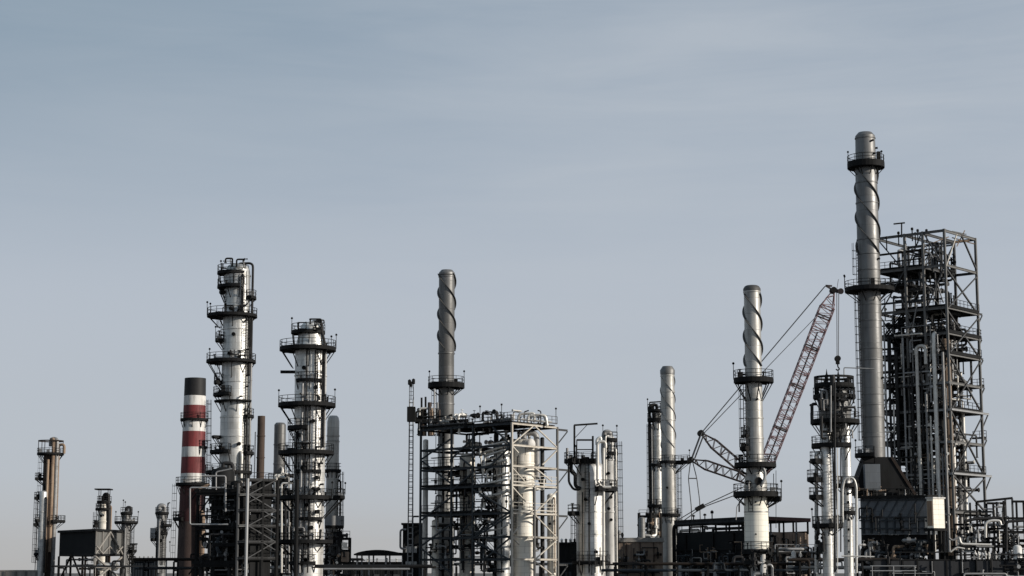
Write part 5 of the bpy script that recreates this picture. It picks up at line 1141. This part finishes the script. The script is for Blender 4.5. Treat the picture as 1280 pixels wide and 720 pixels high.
add_runs(b, b.P, [(.2, S - .2), (-.6, T - .4), (.8, z0 - .8)], 56, 82, DL + ('pipe_md', 'rust_lt'), rmin=.07, rmax=.3, smin=.8, smax=4)
add_runs(b, b.P, [(.2, S - .2), (-.2, .3), (z0 + .2, z1)], 6, 83, ('dark', 'pipe_dk', 'steel_bl'), rmin=.06, rmax=.14, smin=.8, smax=3)
cbn = Frame('control_cabin', 'sunlit cream panelled cabin on legs at the end of the dark blue boiler', 'cabin', 1167, 650, 279.5, 30, 60, [1167, 1159], [1167, 1181])
cz0, cz1 = cbn.z(660), cbn.z(623)
cbn.part('wall', MB().prism(cbn.P(cbn.s[1] / 2, cbn.t[1] / 2, (cz0 + cz1) / 2), cbn.L * cbn.s[1] / 2, cbn.R * cbn.t[1] / 2, (0, 0, (cz1 - cz0) / 2)), 'panel')
cbn.part('roof', MB().prism(cbn.P(cbn.s[1] / 2, cbn.t[1] / 2, cz1 + .1), cbn.L * (cbn.s[1] / 2 + .12), cbn.R * (cbn.t[1] / 2 + .12), (0, 0, .1)), 'white')
cbn.part('side_panel', MB().prism(cbn.P(cbn.s[1] / 2, -.05, (cz0 + cz1) / 2), cbn.L * cbn.s[1] * .4, cbn.R * .045, (0, 0, (cz1 - cz0) * .42)), 'rust_lt')
cbn.part('base_frame', MB().prism(cbn.P(cbn.s[1] / 2, cbn.t[1] / 2, cz0 - .22), cbn.L * (cbn.s[1] / 2 + .3), cbn.R * (cbn.t[1] / 2 + .3), (0, 0, .2)), 'dark')
for s in (.1, cbn.s[1] - .1):
    for t in (.1, cbn.t[1] - .1): cbn.part('leg', MB().bar(cbn.P(s, t, 0), cbn.P(s, t, cz0 - .42), .26), 'dark')

# ---------------------------------------------------------------- the tall steel tower
f = Frame('steel_tower', 'tall open steel tower packed with dark decks and vertical pipes, beside the tallest stack', 'steel structure', 1187.5, 500, 300, 40, 40, [1187.5, 1160, 1137, 1101], [1187.5, 1226.5])
Z = f.z; zt = Z(286)
mats = {'L': 'post_gr', 'R': 'post_gr', 'B': 'steel'}
LV = [288, 331, 384, 416, 442, 478, 512, 552, 592, 640]
sL, sR = f.s[-1], f.t[-1]
f.skeleton([Z(p) for p in LV], zt, mats, post=.36, bw=.26, bh=.42)
for py, s0, s1, t1 in ((384, -.5, sL * .75, sR), (416, -.3, sL, sR), (442, -.3, sL, sR), (478, 2.2, sL, sR), (512, -.9, sL, sR * .9), (552, 2, sL, sR), (592, -.3, sL, sR), (640, 0, sL, sR), (331, f.s[1], sL, sR), (352, f.s[2], sL, sR), ):
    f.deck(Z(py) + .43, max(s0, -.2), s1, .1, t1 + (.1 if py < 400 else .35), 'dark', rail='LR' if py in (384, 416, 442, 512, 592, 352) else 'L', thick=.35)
for py in (309, 346, 372, 430, 460, 495, 530, 570, 612):
    f.part('beam', MB().ibeam(f.P(f.s[1] + .2, .05, Z(py)), f.P(sL - .2, .05, Z(py)), .2, .32), 'dark_w' if py % 2 else 'steel_bl')
add_runs(f, f.P, [(0.3, sL - .3), (-.75, -.15), (Z(690), Z(392))], 60, 97, ('pipe_md', 'pipe_dk', 'steel', 'galv', 'pipe_lt', 'dark'), rmin=.05, rmax=.17, smin=1, smax=6, name='small_pipe')
for py, l in ((384, 1.3), (442, 1.0), (478, 1.1), (512, 2.0), (545, 1.2), (592, 2.2), (416, .8)):
    p = f.P(0, sR + .2, Z(py) + .1); e = p + f.R * l; f.part('bracket', MB().ibeam(p, e, .25, .3).bar(e - Vector((0, 0, .16)), p - Vector((0, 0, l * 1.15)), .16), 'steel')
    if py in (478, 545, 416):
        d = f.part('deck', MB().prism(f.P(1.2, sR + l / 2 + .2, Z(py) + .33), f.L * 1.2, f.R * l / 2, (0, 0, .08)), 'dark'); rb = MB()
        rail_run(rb, [f.P(0, sR + .2, Z(py) + .41), f.P(0, sR + l + .2, Z(py) + .41), f.P(2.4, sR + l + .2, Z(py) + .41)]); f.part('railing', rb, 'dark', d)
X2 = [(288, 333), (333, 386), (386, 442), (442, 512), (512, 592), (592, 640)]
for i, (a, b_) in enumerate(X2):
    za, zb2 = Z(a), Z(b_); q = lambda t, z: f.P(-.02, t, z)
    if i == 0: f.part('brace', MB().bar(q(sR * .55, za), q(sR - .2, zb2 + 1), .24), 'steel'); f.part('brace', MB().bar(q(sR * .4, za), q(.2, zb2), .16), 'steel_lt')
    else:
        f.part('brace', MB().bar(q(.2, za - .3), q(sR - .2, zb2 + .3), .24), 'steel'); f.part('brace', MB().bar(f.P(-.24, sR - .2, za - .3), f.P(-.24, .2, zb2 + .3), .18), 'steel')
    for j in range(3):
        a0, a1 = f.s[j] + .2, f.s[j + 1] - .2
        if j == 1 and i % 2: continue
        f.part('brace', MB().bar(f.P(a0 if (i + j) % 2 else a1, -.05, za), f.P(a1 if (i + j) % 2 else a0, -.05, zb2), .17), 'steel' if i < 2 else 'dark')
for j in range(2): f.part('brace', MB().bar(f.P(f.s[1] if j else f.s[2], sR, Z(290)), f.P(f.s[2] if j else f.s[3], sR, Z(331)), .16), 'steel')
rnd5 = random.Random(5)
for _ in range(26):                                                   # odd stays and stiffeners between the bays
    s0_ = rnd5.uniform(.6, sL - 2.5); z0_ = rnd5.uniform(Z(640), Z(310)); t0_ = rnd5.choice((-.12, .3, 1.2, 2.5))
    f.part('stay', MB().bar(f.P(s0_, t0_, z0_), f.P(s0_ + rnd5.uniform(-2.4, 2.4), t0_, z0_ + rnd5.uniform(1.5, 4)), rnd5.uniform(.1, .2)), rnd5.choice(('post_gr', 'steel', 'galv', 'steel')))
# top: loose yellowish trusses, jib and lamps
for p0, p1, mt in (((1190, 297), (1218, 305), 'rust_lt'), ((1192, 303), (1212, 300), 'rust_lt'), ((1196, 308), (1206, 288), 'rust_lt'), ((1190, 289), (1208, 293), 'galv'), ((1160, 306), (1186, 296), 'rust_lt')):
    a, b_ = W(*p0, 305), W(*p1, 305); f.part('roof_truss', MB().bar(a, b_, .15), mt)
jb = W(1127, 297, 306); jt = W(1127, 279.5, 306); f.part('roof_jib', MB().bar(jb, jt, .2).bar(W(1117, 280, 306), W(1131, 278.5, 306), .22), 'dark')
for px, py in ((1140, 285), (1147, 287), (1158, 287), (1108, 296), (1123, 290), (1144, 291)):
    p = W(px, py, 305); f.part('roof_vent', MB().lathe(p.x, p.y, [(.1, p.z - 2.2), (.1, p.z - .4), (.22, p.z - .35), (.22, p.z), (.02, p.z + .12)], 10), 'dark')
for py, l_ in ((512, 1.9), (592, 2.1)): f.part('beam', MB().ibeam(f.P(-.34, -.2, Z(py) + .05), f.P(-.34, sR + l_, Z(py) + .05), .2, .32), 'galv')
for py in (478, 512, 552, 592): f.part('beam', MB().ibeam(f.P(-.2, -.32, Z(py)), f.P(f.s[2] + 1, -.32, Z(py)), .2, .34), 'galv')
# vertical pipe risers seen through the face
for px, y0, y1, r, mt in ((1150, 433, 700, 2.3, 'pipe_lt'), (1172, 416, 640, 2.7, 'pipe_lt'), (1182.5, 440, 690, 1.7, 'pipe_md'), (1160, 490, 700, 1.5, 'pipe_md'), (1213, 512, 690, 2.2, 'pipe_lt'), (1191, 440, 560, 1.4, 'pipe_lt'), (1206, 590, 690, 2.6, 'pipe_md'), (1200, 555, 690, 2.0, 'pipe_lt'), (1143, 470, 690, 1.4, 'pipe_dk'), (1115, 420, 690, 1.6, 'pipe_dk'), (1124, 440, 690, 2.2, 'pipe_dk'), (1133, 420, 690, 1.2, 'galv'), (1110, 400, 690, 1.0, 'galv'), (1119, 520, 690, .9, 'galv'), (1155, 440, 560, 1.2, 'pipe_dk'), (1165, 520, 690, 1.2, 'pipe_lt'), (1178, 560, 690, 1.0, 'pipe_md')):
    Yp = (lambda s: f.P(max(s, .5), -.62 if s > .6 else .9, 0))(f.hit(f.L, px, 500)) if px < 1187 else f.P(1.4, f.hit(f.R, px, 500), 0)
    a = Vector((Yp.x, Yp.y, max(.5, ZZ(y1, Yp.y)))); e = Vector((Yp.x, Yp.y, ZZ(y0, Yp.y)))
    pts = [a, e]
    if px in (1150, 1172, 1200): pts += [e + f.L * -1.6 if px == 1150 else e + f.R * 1.8]
    if px == 1150: pts += [e + f.L * -1.6 - Vector((0, 0, 3))]
    f.part('riser_pipe', MB().tube(pts, M(r, 302), 14, bend=.9), mt)
lm = lambda a, b_: [(f.s[1] * .3, sL - .3), (.3, sR - .4), (Z(b_), Z(a))]
add_runs(f, f.P, lm(292, 384), 40, 91, ('dark', 'pipe_dk', 'steel', 'steel', 'pipe_md'), rmin=.08, rmax=.26, smin=1, smax=5)
add_runs(f, f.P, lm(384, 500), 70, 92, ('dark', 'pipe_dk', 'steel', 'post_gr', 'pipe_md', 'pipe_lt'), rmin=.08, rmax=.36, smin=1, smax=5, name='process_pipe')
add_runs(f, f.P, lm(500, 690), 70, 93, ('pipe_dk', 'steel', 'steel', 'post_gr', 'pipe_md', 'rust'), rmin=.08, rmax=.38, smin=1, smax=6, name='service_pipe')
add_runs(f, f.P, [(.2, sL * .5), (-.5, 1.0), (Z(690), Z(560))], 22, 94, ('pipe_lt', 'pipe_dk', 'pipe_md', 'rust_lt'), rmin=.07, rmax=.2, smin=.8, smax=3, name='branch_pipe')
add_runs(f, f.P, [(f.s[1], sL - .2), (.4, sR - .5), (Z(690), Z(345))], 90, 95, ('dark', 'post_gr', 'steel', 'steel', 'galv', 'pipe_dk'), rmin=.05, rmax=.2, smin=2, smax=9, name='conduit')
add_runs(f, f.P, [(.5, f.s[2]), (2.0, sR - .5), (Z(690), Z(420))], 60, 96, ('dark', 'pipe_dk', 'steel', 'pipe_md', 'pipe_lt', 'pipe_dk'), rmin=.06, rmax=.25, smin=1.5, smax=7, name='vent_line')
for i, (p0, p1) in enumerate(((416, 384), (442, 416), (478, 442), (512, 478), (552, 512), (592, 552), (640, 592))):
    st = MB(); a0, a1 = (f.s[2] + .4, sL - .6) if i % 2 else (sL - .6, f.s[2] + .4); z0_, z1_ = Z(p0) + .4, Z(p1) + .4
    for k in (.5, 1.3): st.bar(f.P(a0, k, z0_), f.P(a1, k, z1_), .08, .26); st.bar(f.P(a0, k, z0_ + 1), f.P(a1, k, z1_ + 1), .06)
    for k in range(11): st.prism(f.P(a0 + (a1 - a0) * (k + .5) / 11, .9, z0_ + (z1_ - z0_) * (k + .5) / 11), f.L * .13, f.R * .38, (0, 0, .03))
    f.part('stair_flight', st, 'dark')
for py in (400, 430, 460, 495, 530, 570):
    tr = MB(); tr.prism(f.P((f.s[2] + sL) / 2, .25, Z(py)), f.L * (sL - f.s[2]) / 2, f.R * .25, (0, 0, .09)); f.part('cable_tray', tr, 'dark')
for i, (s, t, p0, p1, r, lab) in enumerate(((f.s[3] - 2.4, 3.0, 560, 410, 1.2, 'tall dark vessel deep inside the steel tower next to the tallest stack'), (f.s[2] - .6, 3.4, 600, 440, 1.2, 'second dark vessel inside the steel tower, behind the grey riser pipes'), (f.s[1] - .5, 4.2, 690, 520, 1.4, 'grey brown vessel inside the lower bays of the steel tower'), (f.s[1] + 2.2, 6.0, 440, 400, 1.0, 'dark vessel on the upper decks in the middle of the steel tower'))):
    q0, q1 = f.P(s, t, Z(p0)), f.P(s, t, Z(p1)); v = Thing('pressure_vessel', lab, 'pressure vessel', q0, 'vessels inside the steel tower')
    v.part('shell', MB().drum(q0, q1, r), ('dark', 'dark', 'alu_dull', 'dark')[i]); v.part('skirt', MB().lathe(q0.x, q0.y, [(r * .96, q0.z - 1.4), (r * .96, q0.z)], 20), 'dark')
    v.part('nozzle', MB().tube([q0.lerp(q1, .4), q0.lerp(q1, .4) - Vector((0, r + .7, 0))], .35, 12), 'pipe_dk')

q0, q1 = f.P(1.1, 1.3, Z(694)), f.P(1.1, 1.3, Z(424)); v = Thing('pressure_vessel', 'tall slim tan brown vessel just inside the front corner of the steel tower', 'pressure vessel', q0, 'vessels inside the steel tower')
v.part('shell', MB().drum(q0, q1, .72, 24), 'rust_lt'); v.part('skirt', MB().lathe(q0.x, q0.y, [(.7, .05), (.7, q0.z)], 20), 'dark')
for k_ in range(5): qf = q0.lerp(q1, .12 + .19 * k_); v.part('stiffening_ring', MB().lathe(q0.x, q0.y, [(.71, qf.z - .1), (.82, qf.z - .08), (.82, qf.z + .08), (.71, qf.z + .1)], 24), 'dark_w')
# ---------------------------------------------------------------- right edge pipe rack
Yr = 282
th = Thing('pipe_bridge', 'tangled pipe bridge of dark beams and pale pipes beside the steel tower', 'pipe rack', W(1245, 716, Yr)); th.loc.z = 0; th.o.location = th.loc
X = lambda px, Y=Yr: W(px, 670, Y).x
for px, top in ((1222, 627), (1243, 628), (1256, 626), (1267, 623), (1281, 627), (1200, 664), (1296, 627)):
    for yy in (Yr, Yr + 4): th.part('post', MB().bar((X(px), yy, 0), (X(px), yy, ZZ(top, Yr)), .26), 'dark' if px != 1267 else 'steel')
for a, b_, py, yy in ((1222, 1267, 625, 0), (1267, 1300, 627, 0), (1256, 1300, 648, 0), (1222, 1300, 665, 0), (1196, 1300, 683, 0), (1243, 1267, 628, 4), (1222, 1300, 665, 4), (1196, 1300, 683, 4), (1200, 1256, 655, 4)):
    th.part('beam', MB().ibeam((X(a), Yr + yy - .3, ZZ(py, Yr) - (.28 if (a, yy, py) == (1222, 0, 625) else 0)), (X(b_), Yr + yy - .3, ZZ(py, Yr) + (.28 if (a, b_) == (1222, 1267) else 0)), .22, .34), 'dark')
poly(th, 'pipe', [(1206, 652), (1216, 649), (1252, 647), (1254, 655)], 2.0, Yr - 1, 'pipe_dk'); poly(th, 'pipe', [(1232, 672), (1232, 653), (1240, 650.5), (1250, 651), (1251, 656)], 1.7, Yr - 2, 'pipe_lt', bend=.8)
poly(th, 'pipe', [(1199, 672), (1201, 680), (1238, 681)], 1.5, Yr - 3, 'pipe_lt', bend=.5); poly(th, 'pipe', [(1258, 690), (1258, 652), (1290, 650)], 1.8, Yr - 1, 'pipe_dk'); poly(th, 'pipe', [(1205, 667), (1205, 640), (1222, 640)], 1.0, Yr - .5, 'pipe_dk')
poly(th, 'pipe', [(1186, 672), (1190, 676), (1200, 671)], 1.3, Yr - 3, 'pipe_md'); poly(th, 'pipe', [(1188, 690), (1196, 684), (1206, 686)], 1.1, Yr - 3, 'pipe_lt')
PB = lambda s, t, z: Vector((s, t, z))
add_runs(th, PB, [(X(1196), X(1292)), (Yr - .4, Yr + 4), (ZZ(700, Yr), ZZ(655, Yr))], 60, 101, ('pipe_dk', 'dark', 'pipe_md', 'pipe_lt', 'dark', 'galv'), rmin=.05, rmax=.2, smin=.6, smax=3)
add_runs(th, PB, [(X(1225), X(1265)), (Yr, Yr + 4), (ZZ(660, Yr), ZZ(632, Yr))], 20, 102, ('dark', 'pipe_dk', 'galv', 'pipe_md'), rmin=.04, rmax=.12, smin=.5, smax=2, name='small_pipe')
for i in range(11):
    px = 1219 + i * 4.3; p = W(px, 693 + (i * 7 % 5) * .6, Yr - 2.4); th.part('valve', MB().lathe(p.x, p.y, [(.04, p.z - .6), (.14, p.z - .55), (.14, p.z - .1), (.24, p.z), (.24, p.z + .2), (.1, p.z + .3), (.1, p.z + .5), (.02, p.z + .6)], 10), ('white', 'pipe_lt', 'pipe_dk')[i % 3])
v = Thing('storage_tank', 'small white tank at the right edge under the tangled pipe bridge', 'tank', W(1273, 716, Yr - 3)); p = W(1273, 716, Yr - 3); v.loc.z = 0; v.o.location = v.loc
v.part('shell', MB().lathe(p.x, p.y, [(M(5.5, Yr), ZZ(706, Yr)), (M(5.5, Yr), ZZ(685, Yr)), (M(4, Yr), ZZ(682.5, Yr)), (.05, ZZ(681.5, Yr))], 28), 'white'); v.part('base', MB().lathe(p.x, p.y, [(M(6, Yr), 0), (M(6, Yr), ZZ(706, Yr)), (.1, ZZ(706, Yr))], 28), 'conc_dk')
v.part('outlet', MB().tube([(p.x, p.y - .5, ZZ(692, Yr)), (p.x, p.y - 1.3, ZZ(692, Yr)), (p.x, p.y - 1.3, 1)], .12, 8), 'pipe_lt')

# foreground wall and railing
Yw = 215
wl = Thing('boundary_wall', 'shade-dark stained boundary wall along the bottom right, under the steel tower', 'wall', W(1180, 716, Yw)); wl.loc.z = 0; wl.o.location = wl.loc
a, b_ = W(1092, 716, Yw).x, W(1330, 716, Yw).x; zt = ZZ(700.5, Yw)
wl.part('panel', MB().box(a, b_, Yw, Yw + .3, 0, zt), 'conc_shade'); wl.part('coping', MB().box(a - .05, b_ + .05, Yw - .06, Yw + .36, zt + .003, zt + .14), 'dark')
for i in range(14): x_ = a + (b_ - a) * i / 13; wl.part('post', MB().box(x_ - .09, x_ + .09, Yw - .09, Yw - .003, 0, zt - .02), 'dark')
add_runs(wl, lambda s, t, z: Vector((s, Yw - t, z)), [(a, b_), (.2, .6), (.3, zt + .9)], 30, 111, ('dark', 'pipe_dk', 'pipe_md', 'galv', 'dark'), rmin=.04, rmax=.12, smin=1, smax=6)
fn = Thing('guard_railing', 'thin grey guard railing at the bottom edge before the dark blue boiler', 'railing', W(1112, 716, 200)); fn.loc.z = 0; fn.o.location = fn.loc
a, b_ = W(1088, 716, 200).x, W(1146, 716, 200).x; zt = ZZ(707.5, 200)
for z in (zt, zt - .5): fn.part('rail', MB().tube([(a, 200, z), (b_, 200, z)], .05, 8), 'galv')
for i in range(3): x_ = a + .2 + (b_ - a - .4) * i / 2; fn.part('post', MB().tube([(x_, 200, 0), (x_, 200, zt)], .05, 8), 'galv')
pipe_rack('ground level pipe rack in the dark under the boiler and crowned column', 1000, 1195, 277, (703, 713), 5, 6, DL)

# ================================================================== sky, sun, camera
SUN_A, SUN_E = math.radians(68), math.radians(20)
to_sun = Vector((math.sin(SUN_A) * math.cos(SUN_E), -math.cos(SUN_A) * math.cos(SUN_E), math.sin(SUN_E)))
sd = bpy.data.lights.new('sun', 'SUN'); sd.energy = 5.0; sd.angle = math.radians(0.53); sd.color = (1.0, 0.925, 0.82)
so = bpy.data.objects.new('sun', sd); COL.objects.link(so); so.rotation_euler = to_sun.to_track_quat('Z', 'Y').to_euler()
so.location = (200, -100, 200)

w = bpy.data.worlds.new('World'); SC.world = w; w.use_nodes = True
nt = w.node_tree; bg = nt.nodes['Background']
sky = N(nt, 'ShaderNodeTexSky', sky_type='NISHITA', sun_disc=False, sun_elevation=SUN_E, altitude=0.0, air_density=1.0, dust_density=1.5, ozone_density=1.5)
sky.sun_rotation = math.atan2(to_sun.x, to_sun.y)
tc = N(nt, 'ShaderNodeTexCoord')
mp = N(nt, 'ShaderNodeMapping'); nt.links.new(tc.outputs['Generated'], mp.inputs['Vector'])
mp.inputs['Scale'].default_value = (3.4, 3.4, 30.0); mp.inputs['Rotation'].default_value = (0, math.radians(-3), 0)
nz = N(nt, 'ShaderNodeTexNoise', Scale=1.6, Detail=10.0, Roughness=0.6, Distortion=0.5); nt.links.new(mp.outputs[0], nz.inputs['Vector'])
mp2 = N(nt, 'ShaderNodeMapping'); nt.links.new(tc.outputs['Generated'], mp2.inputs['Vector']); mp2.inputs['Scale'].default_value = (2.2, 2.2, 5.0); mp2.inputs['Location'].default_value = (3.1, 0.4, 1.7)
nz2 = N(nt, 'ShaderNodeTexNoise', Scale=2.0, Detail=4.0, Roughness=0.5); nt.links.new(mp2.outputs[0], nz2.inputs['Vector'])
av = N(nt, 'ShaderNodeMath', operation='ADD'); nt.links.new(nz.outputs[0], av.inputs[0]); nt.links.new(nz2.outputs[0], av.inputs[1])
cr = ramp(nt, [(0.38, 0.0), (0.64, 1.0)])
hv = N(nt, 'ShaderNodeMath', operation='MULTIPLY'); nt.links.new(av.outputs[0], hv.inputs[0]); hv.inputs[1].default_value = 0.5
nt.links.new(hv.outputs[0], cr.inputs[0])
hs = N(nt, 'ShaderNodeHueSaturation', Saturation=0.45, Value=1.0); nt.links.new(sky.outputs[0], hs.inputs['Color'])
# thin high veil of cloud over the whole sky, streaks of cirrus on top of it
sx = N(nt, 'ShaderNodeSeparateXYZ'); nt.links.new(tc.outputs['Generated'], sx.inputs[0])
vr = ramp(nt, [(0.0, (0.50, 0.49, 0.48)), (0.05, (0.49, 0.53, 0.585)), (0.15, (0.475, 0.525, 0.60)), (0.22, (0.41, 0.475, 0.56)), (0.31, (0.325, 0.40, 0.492)), (0.6, (0.19, 0.27, 0.375))])
nt.links.new(sx.outputs['Z'], vr.inputs[0])
vs = N(nt, 'ShaderNodeVectorMath', operation='SCALE'); nt.links.new(vr.outputs[0], vs.inputs[0]); vs.inputs['Scale'].default_value = 10.0
veil = mixc(nt, 'MIX', 0.85, hs.outputs[0], vs.outputs[0])
# clearer, bluer air high on the side away from the sun
cl1 = N(nt, 'ShaderNodeMapRange', interpolation_type='SMOOTHSTEP'); nt.links.new(sx.outputs['X'], cl1.inputs[0]); cl1.inputs[1].default_value = 0.15; cl1.inputs[2].default_value = -0.32
cl2 = N(nt, 'ShaderNodeMapRange', interpolation_type='SMOOTHSTEP'); nt.links.new(sx.outputs['Z'], cl2.inputs[0]); cl2.inputs[1].default_value = 0.12; cl2.inputs[2].default_value = 0.34
cl3 = N(nt, 'ShaderNodeMath', operation='MULTIPLY'); nt.links.new(cl1.outputs[0], cl3.inputs[0]); nt.links.new(cl2.outputs[0], cl3.inputs[1])
veil = mixc(nt, 'MIX', cl3.outputs[0], veil, (2.4, 3.25, 4.1))
fm = N(nt, 'ShaderNodeMath', operation='MULTIPLY'); nt.links.new(cr.outputs[0], fm.inputs[0]); fm.inputs[1].default_value = 0.5
lx = N(nt, 'ShaderNodeMapRange', interpolation_type='SMOOTHSTEP'); nt.links.new(sx.outputs['X'], lx.inputs[0]); lx.inputs[1].default_value = -0.30; lx.inputs[2].default_value = 0.18; lx.inputs[3].default_value = 0.35; lx.inputs[4].default_value = 1.25
lm_ = N(nt, 'ShaderNodeMath', operation='MULTIPLY'); nt.links.new(fm.outputs[0], lm_.inputs[0]); nt.links.new(lx.outputs[0], lm_.inputs[1]); fm = lm_
cl = mixc(nt, 'MIX', fm.outputs[0], veil, (4.85, 5.3, 5.85))
nt.links.new(cl, bg.inputs['Color']); bg.inputs['Strength'].default_value = 0.10

cd = bpy.data.cameras.new('camera'); cam = bpy.data.objects.new('camera', cd); COL.objects.link(cam)
cd.sensor_width = 36.0; cd.sensor_fit = 'HORIZONTAL'; cd.lens = F / 1280 * 36.0; cd.clip_start = 1.0; cd.clip_end = 20000
cam.location = (0, 0, CAMZ); cam.rotation_euler = (PI / 2 + PITCH, 0, 0); SC.camera = cam
SC.view_settings.view_transform = 'Standard'; SC.view_settings.look = 'None'; SC.view_settings.exposure = 0.0; SC.view_settings.gamma = 1.0
SC.view_settings.use_curve_mapping = False
SC.render.engine = 'CYCLES'; SC.cycles.max_bounces = 6
